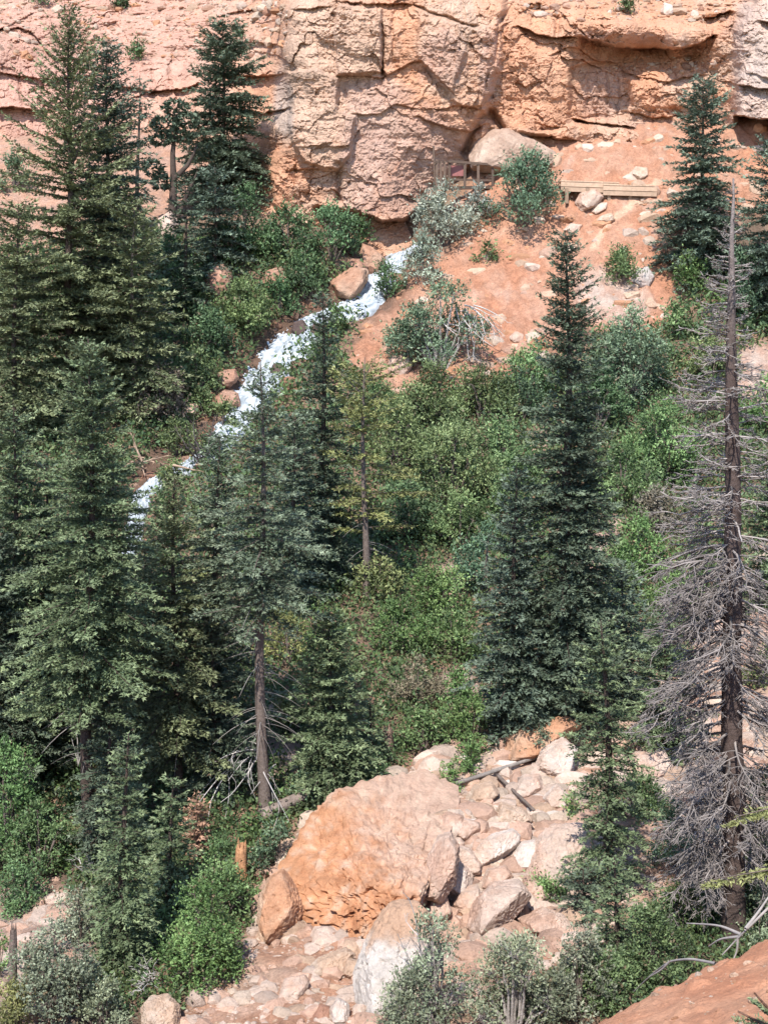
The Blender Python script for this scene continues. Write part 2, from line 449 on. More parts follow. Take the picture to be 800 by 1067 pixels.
ledge([(349, 79), (375, 79), (398, 81), (409, 76), (429, 64), (440, 62), (456, 78), (474, 99)], .35, 34, 1.4, 4)
ledge([(366, 116), (392, 119), (413, 108), (436, 113), (458, 113), (481, 110), (504, 116)], .26, 16)
ledge([(438, 120), (462, 131), (490, 138), (506, 128)], .4, 18)
ledge([(306, 10), (322, 9), (340, 6)], .5, 10); ledge([(360, 2), (400, 3), (430, 5)], .5, 8)
ledge([(330, 212), (370, 219), (398, 229), (425, 225), (445, 212), (462, 196)], 1.9, 50, 4, 10)
ledge([(300, 178), (330, 176), (350, 180)], .35, 14); ledge([(318, 152), (345, 148)], .25, 10)
# the shelf and roof to the right
ledge([(540, 27), (560, 35), (577, 38), (600, 38)], .8, 7); ledge([(604, 38), (625, 43), (645, 48), (668, 51), (700, 52), (722, 47), (746, 36)], 1.2, 8, 1.2, 5)
block([(598, 24), (640, 23), (700, 27), (742, 30), (742, 44), (700, 52), (640, 48), (600, 38)], .5, 2)
crack([(578, 18), (578, 36)], .4, 2.5); ledge([(735, 18), (760, 12)], 1.2, 8)
ledge([(650, 75), (672, 80), (692, 83), (712, 80), (735, 78)], .4, 9); ledge([(654, 117), (680, 121), (712, 121)], .4, 8)
block([(652, 80), (740, 84), (735, 112), (660, 114)], .4, 4)
block([(594, 72), (618, 64), (648, 66), (656, 80), (654, 124), (592, 130)], -.6, 3)
ledge([(574, 56), (590, 48), (604, 50), (618, 60), (640, 66)], .3, 8)
ledge([(598, 124), (640, 130), (680, 138), (722, 137)], 1.1, 5, 1.2, 5)
block([(540, 135), (575, 138), (600, 128), (640, 131), (670, 138), (745, 142), (740, 150), (690, 156), (640, 150), (585, 148)], .9, 3)
ledge([(542, 140), (585, 145), (640, 149), (690, 156), (715, 153)], .6, 7)
for cxk in (612, 622, 633, 643): crack([(cxk, 76), (cxk + 2, 100), (cxk - 1, 122)], .14, 1.6)
block([(768, 30), (778, 5), (800, -30), (950, -60), (950, 175), (772, 178), (764, 128), (768, 80)], 1.6, 7)
ledge([(766, 120), (785, 123), (830, 124)], 3.0, 26, 1.6, 5); ledge([(770, 88), (790, 92), (830, 90)], .8, 12)
ledge([(795, 22), (830, 24)], 1.2, 10)
# left-hand terraces
ledge([(-60, 28), (0, 30), (18, 28), (34, 33), (58, 60), (90, 62)], .7, 12); ledge([(-40, 62), (20, 80), (60, 80), (100, 78)], .7, 10); ledge([(-60, 100), (0, 112), (50, 114)], 1.0, 14)
ledge([(118, 90), (150, 93), (175, 94), (196, 92), (206, 88)], 1.0, 12); ledge([(228, 15), (255, 9), (290, 7)], .9, 6); ledge([(236, 44), (262, 44), (292, 46)], .9, 9)
ledge([(238, 78), (268, 78), (294, 77)], 1.2, 9); ledge([(256, 114), (276, 117), (298, 112)], 1.0, 8); ledge([(-30, 45), (40, 10)], .4, 6)
for cxk, v0, v1 in ((140, 70, 92), (158, 72, 93), (176, 72, 92), (20, 80, 110), (45, 66, 110)): crack([(cxk, v0), (cxk + 2, v1)], .25, 2)
# small relief: blocks, strata, grit
steep = 1 - sstep(30, 10, W) if False else np.ones_like(D)
def facets(scu, scv, seed, amp, tilt, wamp, wsc):
    x = (U + wamp * fbm(p3(U * wsc, W * wsc, seed), 4)) / scu; y = (W + wamp * fbm(p3(U * wsc, W * wsc, seed + 40), 4)) / scv
    r = np.random.default_rng(seed + 100); jx, jy, a, g1, g2 = r.random((5, 64, 64))
    ix = np.floor(x).astype(int); iy = np.floor(y).astype(int); f1 = np.full(x.shape, 9.0); out = np.zeros(x.shape)
    for dx in (-1, 0, 1):
        for dy in (-1, 0, 1):
            i_, j_ = (ix + dx) & 63, (iy + dy) & 63
            ex, ey = x - (ix + dx + jx[i_, j_]), y - (iy + dy + jy[i_, j_]); d = np.hypot(ex, ey); n = d < f1
            out = np.where(n, amp * (a[i_, j_] - .5) + tilt * ((g1[i_, j_] - .5) * ex + (g2[i_, j_] - .5) * ey), out); f1 = np.where(n, d, f1)
    return out
mask = sstep(-.2, .3, fbm(p3(U * .018, W * .018, 41), 3)) * (1 - .75 * (1 - sstep(.6, 1.2, np.hypot((U - 430) / 85, (W - 130) / 95))))
D += facets(44, 30, 1, .30, .65, 16, .03) + (.25 + .55 * mask) * facets(15, 11, 2, .30, .66, 7, .07) + (.25 + .6 * mask) * facets(6, 5, 3, .17, .36, 3, .16)
D += (.4 + .6 * mask) * .09 * fbm(p3(U * .22, W * .30, 55), 3, ridge=True)
D += .40 * fbm(p3(U * .02, W * .022, 51), 4) + .16 * fbm(p3(U * .09, W * .10, 53), 4) + .045 * fbm(p3(U * .012, W * .30, 57), 3) + .07 * fbm(p3(U * .33, W * .33, 58), 3)
upper = (1 - sstep(2, 24, W - np.interp(U, [0, 90, 120, 210, 240, 290, 300, 520, 560, 740, 800], [30, 50, 55, 50, 8, 0, -20, -20, 0, 10, -20])))
D += upper * (.9 * fbm(p3(U * .045, W * .16, 61), 4))
CPN = unproj(U, W, 76 + D)
# rock colour: iron-stained orange to pale buff, with darker water streaks of its own
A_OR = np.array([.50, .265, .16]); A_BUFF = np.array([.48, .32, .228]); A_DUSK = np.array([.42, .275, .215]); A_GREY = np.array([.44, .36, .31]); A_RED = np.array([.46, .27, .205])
m1 = fbm(p3(U * .02, W * .02, 71), 4); m2 = fbm(p3(U * .07, W * .07, 73), 4); m3 = fbm(p3(U * .11, W * .018, 75), 4)
cc = lerp(A_OR, A_BUFF, sstep(-.3, .4, m1 + .4 * m2))
def blob(c, pts, amt=1.0):
    global cc
    for (x, y, rx, ry) in pts:
        cc = lerp(cc, np.asarray(c), amt * (1 - sstep(.5, 1.15, np.hypot((U - x) / rx, (W - y) / ry) + .35 * m2)))
blob(A_RED, ((60, 40, 240, 120), (60, 110, 90, 60)), .8)
blob(A_BUFF, ((340, 90, 55, 100), (330, 40, 45, 60), (320, 130, 30, 40), (380, 40, 30, 50)), .85)
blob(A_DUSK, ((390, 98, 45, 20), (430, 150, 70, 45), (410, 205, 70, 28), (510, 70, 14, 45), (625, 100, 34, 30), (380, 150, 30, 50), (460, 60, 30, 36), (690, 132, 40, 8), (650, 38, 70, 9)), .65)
blob(A_OR, ((560, 80, 55, 70), (560, 15, 60, 25), (680, 20, 90, 24), (280, 180, 45, 40), (700, 66, 60, 14), (640, 165, 110, 25)), .75)
blob(A_GREY, ((790, 40, 34, 60), (785, 100, 26, 40), (295, 110, 12, 45)), .7)
cc = cc * (1 - .20 * sstep(.12, .5, m3) * (1 - upper))[..., None]
cc = cc * (1 + .16 * m2)[..., None]
ci = np.arange(U.size).reshape(U.shape)
structure('rock_cliff', mesh('rock_cliff', CPN.reshape(-1, 3), gridq(ci)[:, ::-1], col=cc.reshape(-1, 3)), M_CLIFF)
def cliff_pt(u, v):
    """a point on the rock face seen at a pixel"""
    i = np.clip(np.searchsorted(du, u), 0, len(du) - 1); j = np.clip(np.searchsorted(dv, v), 0, len(dv) - 1)
    return CPN[j, i]

# ------------------------------------------------------------------ water
t = np.linspace(0, len(SP) - 1, 420)
k = np.arange(len(SP))
wx = np.stack([np.interp(t, k, SP[:, i]) for i in (0, 1)], -1)
for _ in range(6): wx[1:-1] = (wx[:-2] + wx[1:-1] * 2 + wx[2:]) / 4
ww = np.interp(t, k, SW) * (1 + .5 * fbm(p3(t * 1.9, t * 0, 5), 3))
tn = unit(np.gradient(wx, axis=0)); sd = np.stack([-tn[:, 1], tn[:, 0]], -1)
al = np.concatenate([[0], np.cumsum(np.linalg.norm(np.diff(wx, axis=0), axis=1))])
cr_ = np.linspace(-1, 1, 41)
WX = wx[:, None] + sd[:, None] * (ww[:, None] * cr_)[..., None]
wc = wx[:, None] + 0 * WX
mixw = .25 + .75 * np.broadcast_to(cr_ ** 2, WX.shape[:2])
zc = gz(wx[:, 0], wx[:, 1])[:, None] * (1 - mixw) + gz(WX[..., 0], WX[..., 1]) * mixw
AL = np.broadcast_to(al[:, None], zc.shape); CR = np.broadcast_to(cr_, zc.shape)
streak = fbm(p3(AL * .9 + 2 * perlin(p3(AL * .4, CR * 2, 2)), CR * 5, 3), 4)
stp = .25 * fbm(p3(AL * .55, CR * .8, 8), 3)
WZ = zc + .22 - .34 * np.abs(CR) ** 3 + .07 * streak + stp * .6 + .07 * perlin(p3(AL * 6, CR * 8, 4)) + .03 * perlin(p3(AL * 13, CR * 18, 14))
fine_ = fbm(p3(AL * 1.1 + 1.5 * perlin(p3(AL * .5, CR * 3, 6)), CR * 13, 9), 3)
foam = sstep(-.42, .40, .45 * streak + .45 * fine_ + .35 * perlin(p3(AL * 4, CR * 8, 19)) + .22 * perlin(p3(AL * 9, CR * 20, 29)))
deep_ = sstep(.15, .6, perlin(p3(AL * .8, CR * 2.2, 51)) + .4 * fine_)
wcol = lerp(np.array([.20, .23, .245]), np.array([.62, .65, .675]), foam); wcol = lerp(wcol, np.array([.24, .27, .28]), .75 * deep_); wcol = lerp(wcol, np.array([.15, .12, .10]), .6 * sstep(.72, 1.0, np.abs(CR) + .3 * fine_))
wi = np.arange(zc.size).reshape(zc.shape)
structure('water', mesh('water', np.stack([WX[..., 0], WX[..., 1], WZ], -1).reshape(-1, 3), gridq(wi), col=wcol.reshape(-1, 3), smooth=True), M_WATER)

# ------------------------------------------------------------------ rocks
def ico(sub):
    bm = bmesh.new(); bmesh.ops.create_icosphere(bm, subdivisions=sub, radius=1)
    V = np.array([v.co[:] for v in bm.verts]); T = np.array([[v.index for v in f.verts] for f in bm.faces]); bm.free()
    return V, T
ICO = {s: ico(s) for s in (2, 3, 4, 5, 6)}

def rock_shape(N, d, sub, seed, p=14, n1=.10, n2=.05, clip=9.0, dirn=None):
    """N plane normals, d distances (metres) -> vertices around the centre"""
    V, T = ICO[sub]
    q = np.maximum(V @ N.T, 0) / d[None]
    r = np.maximum((q ** p).sum(1), 1e-60) ** (-1 / p)
    r = np.minimum(r, clip * (1 - .05 * np.cos(V[:, 0] * 9)))
    o = seed * 3.77
    P = V * r[:, None]
    big = r.mean()
    n = 0
    n = n1 * fbm(P / big * 1.6 + o, 3) + n2 * fbm(P / big * 5 + o, 4, ridge=True)
    if sub >= 4: n = n + n2 * .6 * fbm(P / big * 14 + o, 3) + n2 * .30 * fbm(P / big * 34 + o, 2)
    if dirn is not None:   # bedding: ridges that run along one direction
        e1 = unit(np.array(dirn[:3], float)); al_ = P @ e1; pe = P - al_[:, None] * e1
        wq = .9 * fbm(P / big * 1.3, 3) + .25 * fbm(P / big * 6, 3)
        e2 = unit(np.cross(e1, [.2, -1, .1])); s1 = (P @ e2) / big * 6.5 + wq * 2.2; saw = s1 - np.floor(s1)
        s3 = al_ / big * 2.3 + wq * 3 + np.floor(s1) * 1.7; saw2 = s3 - np.floor(s3)
        n = n + dirn[3] * (.75 * np.where(saw < .85, saw / .85, (1 - saw) / .15) + .35 * np.where(saw2 < .9, saw2 / .9, (1 - saw2) / .1) - .5) * (.35 + .65 * sstep(-.3, .3, fbm(P / big * 1.4 + 9, 2))) + .025 * fbm(P / big * 22, 3)
    return V * (r + big * n)[:, None], T

ROCKC = {'orange': ((.47, .245, .14), (.48, .325, .225)), 'pale': ((.52, .395, .315), (.48, .31, .225)), 'white': ((.58, .49, .42), (.51, .37, .285)), 'pink': ((.46, .295, .215), (.51, .385, .305)), 'rust': ((.38, .205, .13), (.43, .275, .19)),
         'red': ((.34, .18, .12), (.39, .235, .165)), 'grey': ((.44, .39, .35), (.37, .285, .245)), 'tan': ((.46, .315, .22), (.50, .385, .295)), 'dusk': ((.36, .24, .175), (.43, .32, .245))}

def rock_color(P, kind, seed, sc=1.0):
    a, b = np.array(ROCKC[kind][0]), np.array(ROCKC[kind][1])
    n = fbm(P * (1.1 / sc) + seed, 4); g = fbm(P * (5 / sc) + seed, 3)
    return lerp(a, b, sstep(-.3, .35, n + .4 * g)) * (1 + .2 * g)[:, None]

def boulder(label, poly, kind='pale', seed=1, depth=None, thick=.5, name='boulder', group=None, sub=None, front=None, sink=.04, colfn=None, p=60, n1=.05, n2=.085, dirn=None, lean=.28, tilts=None, grow=1.0):
    poly = np.array(poly, float)
    if grow != 1: poly = poly.mean(0) + (poly - poly.mean(0)) * grow
    cxp, cyp = (poly.min(0) + poly.max(0)) / 2
    w, h = np.ptp(poly[:, 0]), np.ptp(poly[:, 1])
    Y = depth if depth else float(hitY(cxp, poly[:, 1].max() - .25 * h)) 
    C = unproj(cxp, cyp, Y)
    dist = np.linalg.norm(C); m = dist / F
    Vw = -C / dist; R = RT; Up = np.cross(Vw, R) * -1; Up = unit(np.cross(R, -Vw)); 
    if Up[2] < 0: Up = -Up
    rg = np.random.default_rng(seed)
    N, d = [], []
    q = (poly - [cxp, cyp]) * m; q[:, 1] *= -1
    area = np.sum(q[:, 0] * np.roll(q[:, 1], -1) - np.roll(q[:, 0], -1) * q[:, 1])
    for i in range(len(q)):
        a, b = q[i], q[(i + 1) % len(q)]
        e = b - a
        if np.hypot(*e) < 1e-4: continue
        n = np.array([e[1], -e[0]]) * np.sign(area); n /= np.hypot(*n)
        dd = max(n @ a, .12 * min(w, h) * m)
        n3 = n[0] * R + n[1] * Up
        for tl in tilts or (rg.uniform(.1, .5), -rg.uniform(.05, .4)):
            v = n3 + tl * Vw; l = np.linalg.norm(v); N.append(v / l); d.append(dd / l)
    th = thick * (w + h) / 2 * m
    fr = front if front else [(rg.uniform(-.5, .1), rg.uniform(.1, .6), rg.uniform(.8, 1)), (rg.uniform(.1, .5), rg.uniform(-.3, .3), rg.uniform(.8, 1.0)), (rg.uniform(-.3, .3), rg.uniform(-.5, 0), 1.0)]
    for x in fr:
        v = unit(x[0] * R + x[1] * Up + 1.0 * Vw); N.append(v); d.append(th * x[2])
    N.append(-Vw); d.append(th * 1.1)
    N = np.array(N); d = np.array(d)
    if sub is None: sub = 5 if w * h > 1400 else (4 if w * h > 200 else 3)
    P, T = rock_shape(N, d, sub, seed, p, n1, n2, 1.06 * np.hypot(q[:, 0], q[:, 1]).max(), dirn)
    P = P - Vw * (P @ Up)[:, None] * lean
    colr = colfn(P, R, Up, Vw) if colfn else rock_color(P, kind, seed, max(.5, th * 2))
    C = C + [0, 0, -sink * h * m * .3]
    o = link(name, mesh(name, P, None, T, colr), M_ROCK, loc=C)
    return tag(o, label, 'rock' if name != 'boulder' else 'boulder', group)

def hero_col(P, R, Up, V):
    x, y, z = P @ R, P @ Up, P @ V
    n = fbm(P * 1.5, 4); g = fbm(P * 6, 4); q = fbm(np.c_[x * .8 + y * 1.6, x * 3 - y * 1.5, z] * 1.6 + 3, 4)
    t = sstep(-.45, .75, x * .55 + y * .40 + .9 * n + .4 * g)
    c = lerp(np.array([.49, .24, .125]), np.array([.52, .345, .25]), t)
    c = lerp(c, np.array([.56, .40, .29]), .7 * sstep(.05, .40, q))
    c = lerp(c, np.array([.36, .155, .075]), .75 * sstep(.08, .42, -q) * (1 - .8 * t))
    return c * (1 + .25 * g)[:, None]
GB = 'fallen boulders in the rock pile'
boulder('huge leaning orange boulder with a pink top end, largest in the rock pile', [(299, 914), (309, 878), (328, 846), (350, 824), (382, 814), (438, 792), (484, 810), (502, 862), (474, 916), (428, 958), (410, 1000), (388, 1034), (360, 1014), (334, 968), (310, 944)],
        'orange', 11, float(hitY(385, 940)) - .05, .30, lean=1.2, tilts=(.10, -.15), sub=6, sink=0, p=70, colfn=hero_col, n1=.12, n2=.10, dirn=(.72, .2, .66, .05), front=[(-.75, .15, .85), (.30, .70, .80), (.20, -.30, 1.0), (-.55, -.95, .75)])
boulder('rounded orange boulder in shade at the left foot of the huge leaning boulder', [(278, 918), (294, 906), (304, 918), (315, 946), (310, 964), (290, 982), (277, 976), (270, 958), (271, 936)], 'orange', 12, n1=.06)
boulder('white boulder with an orange cap below the huge leaning boulder', [(392, 962), (406, 943), (432, 941), (448, 956), (452, 990), (440, 1020), (412, 1052), (372, 1054), (372, 1006)], 'white', 13, thick=.42, n2=.09, colfn=lambda P, R, U_, V: lerp(np.array([.52, .455, .395]), np.array([.46, .29, .19]), sstep(.05, .5, (P @ U_) + .35 * fbm(P * 2.5, 3))) * (1 + .18 * fbm(P * 9, 3))[:, None])
boulder('flat tan slab lying on gravel beneath the huge leaning boulder', [(320, 1012), (334, 999), (357, 990), (366, 996), (355, 1015), (335, 1018)], 'tan', 14, thick=.35, grow=1.14)
boulder('small yellowish block right of the flat tan slab', [(357, 1014), (362, 1000), (375, 1003), (376, 1014), (366, 1018)], 'tan', 15, grow=1.14)
boulder('thin pale slab half buried in the gravel at the bottom', [(292, 1040), (298, 1022), (316, 1018), (320, 1026), (310, 1044)], 'pale', 16, thick=.35, grow=1.14)
boulder('small dark red stone in the gravel at the bottom', [(327, 1058), (333, 1048), (342, 1050), (342, 1062), (332, 1064)], 'red', 17, grow=1.14)
boulder('small white stone beside the dark red stone in the gravel', [(345, 1052), (352, 1042), (362, 1048), (362, 1064), (348, 1066)], 'white', 18, grow=1.14)
boulder('speckled white round boulder in front of its square neighbour in the rock pile', [(444, 906), (458, 893), (476, 898), (488, 911), (488, 925), (474, 937), (452, 926)], 'white', 19, grow=1.14)
boulder('square pink block behind the speckled white round boulder', [(450, 890), (468, 880), (488, 886), (497, 898), (496, 910), (484, 914), (455, 905)], 'pink', 20, grow=1.14)
boulder('small flat pale stone on top of the square pink block', [(452, 878), (466, 871), (478, 872), (483, 880), (468, 889), (454, 887)], 'pale', 21, grow=1.14)
boulder('long white slab tilted over a shadowed hollow in the rock pile', [(493, 893), (498, 882), (514, 871), (532, 866), (538, 872), (536, 881), (520, 893), (500, 903)], 'white', 22, thick=.4, grow=1.14)
boulder('smooth cream block right of the long white slab', [(527, 899), (538, 881), (557, 877), (561, 888), (547, 907), (536, 908)], 'white', 23, grow=1.14)
boulder('angular tan block under the fallen grey pole', [(514, 858), (524, 838), (544, 845), (552, 855), (538, 869), (524, 866)], 'tan', 24, grow=1.14)
boulder('small reddish brown wedge left of the angular tan block', [(471, 866), (484, 854), (497, 858), (498, 866), (486, 876)], 'pink', 25, grow=1.14)
boulder('broad orange and white boulder below the long white slab', [(492, 962), (498, 942), (514, 924), (538, 921), (549, 936), (542, 951), (526, 962), (508, 982)], 'pink', 26, grow=1.14)
boulder('pinkish grey low boulder behind the sage bushes', [(545, 958), (566, 949), (584, 955), (598, 971), (574, 978), (552, 972)], 'pink', 27, grow=1.14)
boulder('orange faced boulder under the trees at the top of the rock pile', [(531, 782), (537, 764), (556, 756), (586, 749), (601, 756), (597, 772), (574, 782), (560, 794), (538, 797)], 'orange', 28, thick=.45, grow=1.14)
boulder('white boulder propped against the orange faced boulder', [(559, 803), (567, 782), (585, 771), (598, 782), (594, 800), (580, 814)], 'white', 29, grow=1.14)
boulder('bright white stone in the middle of the upper rubble', [(566, 832), (580, 819), (596, 834), (590, 842), (572, 842)], 'white', 30, grow=1.14)
boulder('large smooth pale slab left of the thin fir trunk', [(551, 906), (562, 880), (576, 866), (606, 864), (614, 884), (604, 918), (594, 932), (562, 924)], 'pale', 31, thick=.4, grow=1.14)
boulder('cream boulder partly behind the thin fir trunk', [(602, 912), (608, 882), (624, 880), (638, 896), (628, 918)], 'white', 32, grow=1.14)
boulder('reddish boulder in the rubble right of the thin fir', [(634, 772), (644, 752), (664, 744), (680, 756), (684, 780), (660, 788)], 'pink', 33, grow=1.14)
boulder('pale pink boulder left of the dead trunk', [(652, 800), (664, 786), (688, 784), (696, 800), (684, 812), (660, 812)], 'pale', 34, grow=1.14)
boulder('tan rock between two bushes at the bottom edge', [(151, 1052), (158, 1042), (172, 1040), (183, 1050), (184, 1072), (154, 1074)], 'tan', 35, grow=1.14)
boulder('upright pinkish block wedged under the right edge of the huge leaning boulder', [(441, 934), (444, 898), (456, 872), (470, 868), (478, 884), (474, 918), (460, 938)], 'pink', 81, depth=float(hitY(458, 936)) - .55)
boulder('cream wedge between the round speckled boulder and the broad boulder', [(470, 944), (480, 926), (496, 922), (502, 934), (494, 952), (478, 954)], 'pale', 71)
boulder('pink block touching the right end of the huge leaning boulder', [(452, 862), (464, 846), (482, 850), (486, 864), (474, 876), (458, 876)], 'pink', 72)
boulder('rough pink boulder under the lower end of the long white slab', [(500, 922), (508, 906), (526, 902), (534, 914), (524, 926), (508, 930)], 'pink', 73)
boulder('tan block behind the long thin grey pole', [(486, 832), (494, 818), (512, 814), (520, 826), (508, 838), (492, 840)], 'tan', 74)
boulder('pale block just below the white propped boulder', [(534, 826), (544, 808), (562, 806), (566, 822), (552, 834), (538, 836)], 'pale', 75)
boulder('pinkish boulder between the large smooth slab and the smooth cream block', [(540, 930), (548, 912), (562, 918), (568, 936), (556, 948), (544, 944)], 'pink', 76)
boulder('low pale stone at the right foot of the huge leaning boulder', [(440, 948), (448, 934), (466, 936), (470, 952), (456, 962), (444, 960)], 'pale', 77)
boulder('wet dark rock parting the upper cascade', [(303, 346), (306, 336), (316, 333), (321, 341), (317, 350), (308, 352)], 'red', 78, name='rock', colfn=lambda P, R, U_, V: np.array([.10, .07, .06]) * (1 + .4 * fbm(P * 5, 3))[:, None])
boulder('wet dark rock in the middle of the steepest white water', [(281, 388), (285, 379), (293, 378), (297, 387), (291, 394)], 'red', 79, name='rock', colfn=lambda P, R, U_, V: np.array([.10, .07, .06]) * (1 + .4 * fbm(P * 5, 3))[:, None])
boulder('wet dark rock at the right lip of the cascade', [(322, 346), (327, 337), (336, 338), (338, 348), (329, 353)], 'red', 80, name='rock', colfn=lambda P, R, U_, V: np.array([.13, .085, .07]) * (1 + .4 * fbm(P * 5, 3))[:, None])
boulder('dusty pink boulder at the edge of the rubble right of the dead trunk', [(776, 610), (790, 592), (812, 590), (820, 612), (800, 626)], 'pale', 36)
boulder('squared orange boulder damming the white water', [(345, 293), (366, 279), (383, 281), (383, 292), (374, 306), (363, 314), (351, 309)], 'rust', 41, sink=0)
boulder('upright orange boulder under the cliff beside the spring', [(374, 268), (378, 254), (388, 258), (401, 270), (397, 281), (380, 282)], 'rust', 42, sink=0)
boulder('flat topped red rock wedged between the two orange stream boulders', [(359, 276), (364, 270), (376, 270), (384, 278), (374, 285), (361, 283)], 'red', 43)
boulder('dark red rock on the left bank of the cascade', [(221, 394), (230, 386), (245, 384), (249, 394), (238, 405), (225, 404)], 'red', 44)
boulder('brown rock below the dark red rock on the stream bank', [(220, 418), (233, 407), (248, 409), (251, 424), (236, 430), (222, 428)], 'red', 45)
boulder('small pinkish rock furthest left on the stream bank', [(191, 428), (196, 420), (206, 421), (208, 432), (196, 436)], 'pink', 46)
boulder('rusty red rock face among the shrubs below the cliff', [(214, 300), (219, 279), (232, 274), (242, 285), (240, 306), (224, 312)], 'red', 47)
boulder('dull pink rock surrounded by green shrubs above the cascade', [(272, 296), (279, 282), (293, 278), (302, 290), (298, 302), (282, 304)], 'red', 48)
boulder('pale pink rock between the trees on the upper left slope', [(164, 248), (166, 228), (178, 221), (187, 232), (186, 256), (172, 262)], 'pink', 49)
boulder('great rounded buff boulder beside the lookout railing under the cliff', [(489, 163), (498, 146), (514, 136), (531, 135), (552, 145), (577, 156), (579, 170), (560, 176), (520, 180), (494, 176)], 'dusk', 50, depth=75.0, thick=.42, n1=.06, n2=.05)
boulder('rounded pink boulder below the boardwalk', [(599, 211), (605, 201), (619, 197), (628, 205), (622, 214), (605, 222)], 'pink', 51)
boulder('small slab leaning on the rounded pink boulder below the boardwalk', [(614, 220), (622, 212), (632, 211), (631, 218), (621, 224)], 'pale', 52, name='rock')
boulder('broken stone on the orange slope beneath the leaning slab', [(619, 231), (626, 225), (636, 222), (641, 230), (630, 235)], 'tan', 53, name='rock')
boulder('orange boulder above the boardwalk', [(655, 182), (662, 174), (673, 175), (674, 184), (665, 189)], 'tan', 54)
boulder('grey stone at the right of the scree beside a small bush', [(657, 292), (662, 281), (674, 278), (681, 288), (676, 299), (664, 299)], 'grey', 55)
boulder('pink rock showing under the round bush with bare stems', [(403, 384), (406, 372), (420, 368), (430, 378), (424, 392), (410, 394)], 'pink', 56)
boulder('pale stone at the lower end of the orange scree', [(530, 352), (536, 345), (545, 348), (545, 356), (535, 358)], 'pale', 57, name='rock')
boulder('pale flat stone on the scree left of the slope trail', [(586, 240), (594, 233), (606, 234), (604, 241), (592, 244)], 'pale', 58, name='rock')
boulder('pale outcrop showing between bushes left of the twin firs', [(458, 608), (468, 600), (482, 604), (484, 614), (468, 618)], 'pale', 59, name='rock')
boulder('pale rock beside the foot of the twin firs', [(464, 726), (472, 714), (488, 716), (492, 728), (478, 736)], 'pale', 60, name='rock')
boulder('white stone high on the slope above the rock roof', [(688, 12), (692, 4), (699, 6), (701, 14), (694, 18)], 'white', 61, depth=float(cliff_pt(694, 14)[1]) - .1, name='rock')
boulder('pale block on the terrace left of the cliff buttress', [(234, 44), (240, 36), (252, 38), (254, 48), (240, 52)], 'pale', 62, depth=float(cliff_pt(244, 46)[1]) - .2, name='rock')

# rubble: small stones nobody could count
def scatter_rocks(px, py, size, kinds, seed, P=None):
    rg = np.random.default_rng(seed)
    P = hit(px, py) if P is None else P
    n = len(P)
    protos = []
    for s_ in range(8):
        N = unit(rg.normal(size=(9, 3))); d = rg.uniform(.45, 1.0, 9)
        protos.append(rock_shape(N, d, 2, s_ + 300, 60, .06, .05, 1.12)[0])
    T0 = ICO[2][1]
    pr = np.array(protos)[rg.integers(0, 8, n)]
    q4 = unit(rg.normal(size=(n, 4))); pr = pr + 2 * np.cross(q4[:, None, :3], np.cross(q4[:, None, :3], pr) + q4[:, None, 3:] * pr)
    a = rg.uniform(0, 6.28, n); c, s_ = np.cos(a), np.sin(a)
    R_ = np.stack([np.stack([c, -s_, 0 * c], -1), np.stack([s_, c, 0 * c], -1), np.stack([0 * c, 0 * c, 1 + 0 * c], -1)], 1)
    V = np.einsum('nij,nkj->nki', R_, pr) * (size[:, None] * rg.uniform([.7, .6, .45], [1.5, 1.1, 1.0], (n, 3)))[:, None]
    V = V + P[:, None] + [0, 0, -.08] * size[:, None, None]
    pal = np.array([ROCKC[k][j] for k in kinds for j in (0, 1)])
    cl = pal[rg.integers(0, len(pal), n)] * rg.uniform(.75, 1.1, (n, 1))
    nv = pr.shape[1]
    T = (T0[None] + np.arange(n)[:, None, None] * nv).reshape(-1, 3)
    return V.reshape(-1, 3), None, T, np.repeat(cl, nv, 0)

def pick(poly, n, seed):
    rg = np.random.default_rng(seed); poly = np.array(poly, float)
    x = rg.uniform(poly[:, 0].min(), poly[:, 0].max(), n * 4); y = rg.uniform(poly[:, 1].min(), poly[:, 1].max(), n * 4)
    m = inside(x, y, poly); return x[m][:n], y[m][:n]

rb = []
x, y = pick(TALUS, 19000, 1); rg = np.random.default_rng(2)
fine = np.where(inside(x, y, [(170, 1090), (215, 1000), (290, 975), (395, 990), (395, 1090)]), .7, 1.0)
rb.append(scatter_rocks(x, y, fine * np.clip(.024 * rg.pareto(1.45, len(x)) + .022, .022, .34), ('pale', 'pink', 'pink', 'tan', 'pink'), 3))
x, y = pick([(430, 800), (560, 750), (600, 760), (600, 930), (500, 960), (450, 900)], 2600, 4)
rb.append(scatter_rocks(x, y, np.clip(.055 * rg.pareto(1.9, len(x)) + .045, .045, .30), ('pale', 'white', 'pink', 'tan'), 5))
x, y = pick(SCREE, 3800, 6); rb.append(scatter_rocks(x, y, np.clip(.045 * rg.pareto(1.7, len(x)) + .05, .05, .5), ('orange', 'tan', 'pink', 'orange'), 7))
x, y = pick(LEFTB, 300, 8); rb.append(scatter_rocks(x, y, np.clip(.05 * rg.pareto(2, len(x)) + .05, .05, .3), ('pale', 'pink'), 9))
rg = np.random.default_rng(44); qx = rg.uniform(0, 7.5, 2600); qy = rg.uniform(3, 11.5, 2600); zb = bil(bz, bx, by, qx, qy); zs = bil(s, bx, by, qx, qy); kq = zs < .25
rb.append(scatter_rocks(None, None, np.clip(.007 * rg.pareto(1.9, kq.sum()) + .007, .007, .035), ('orange', 'orange', 'tan', 'orange'), 45, P=np.stack([qx, qy, zb], -1)[kq]))
rg = np.random.default_rng(46); kt = rg.integers(0, len(wx), 520); sgn = rg.choice([-1.0, 1.0], 520) * rg.uniform(.78, 1.5, 520)
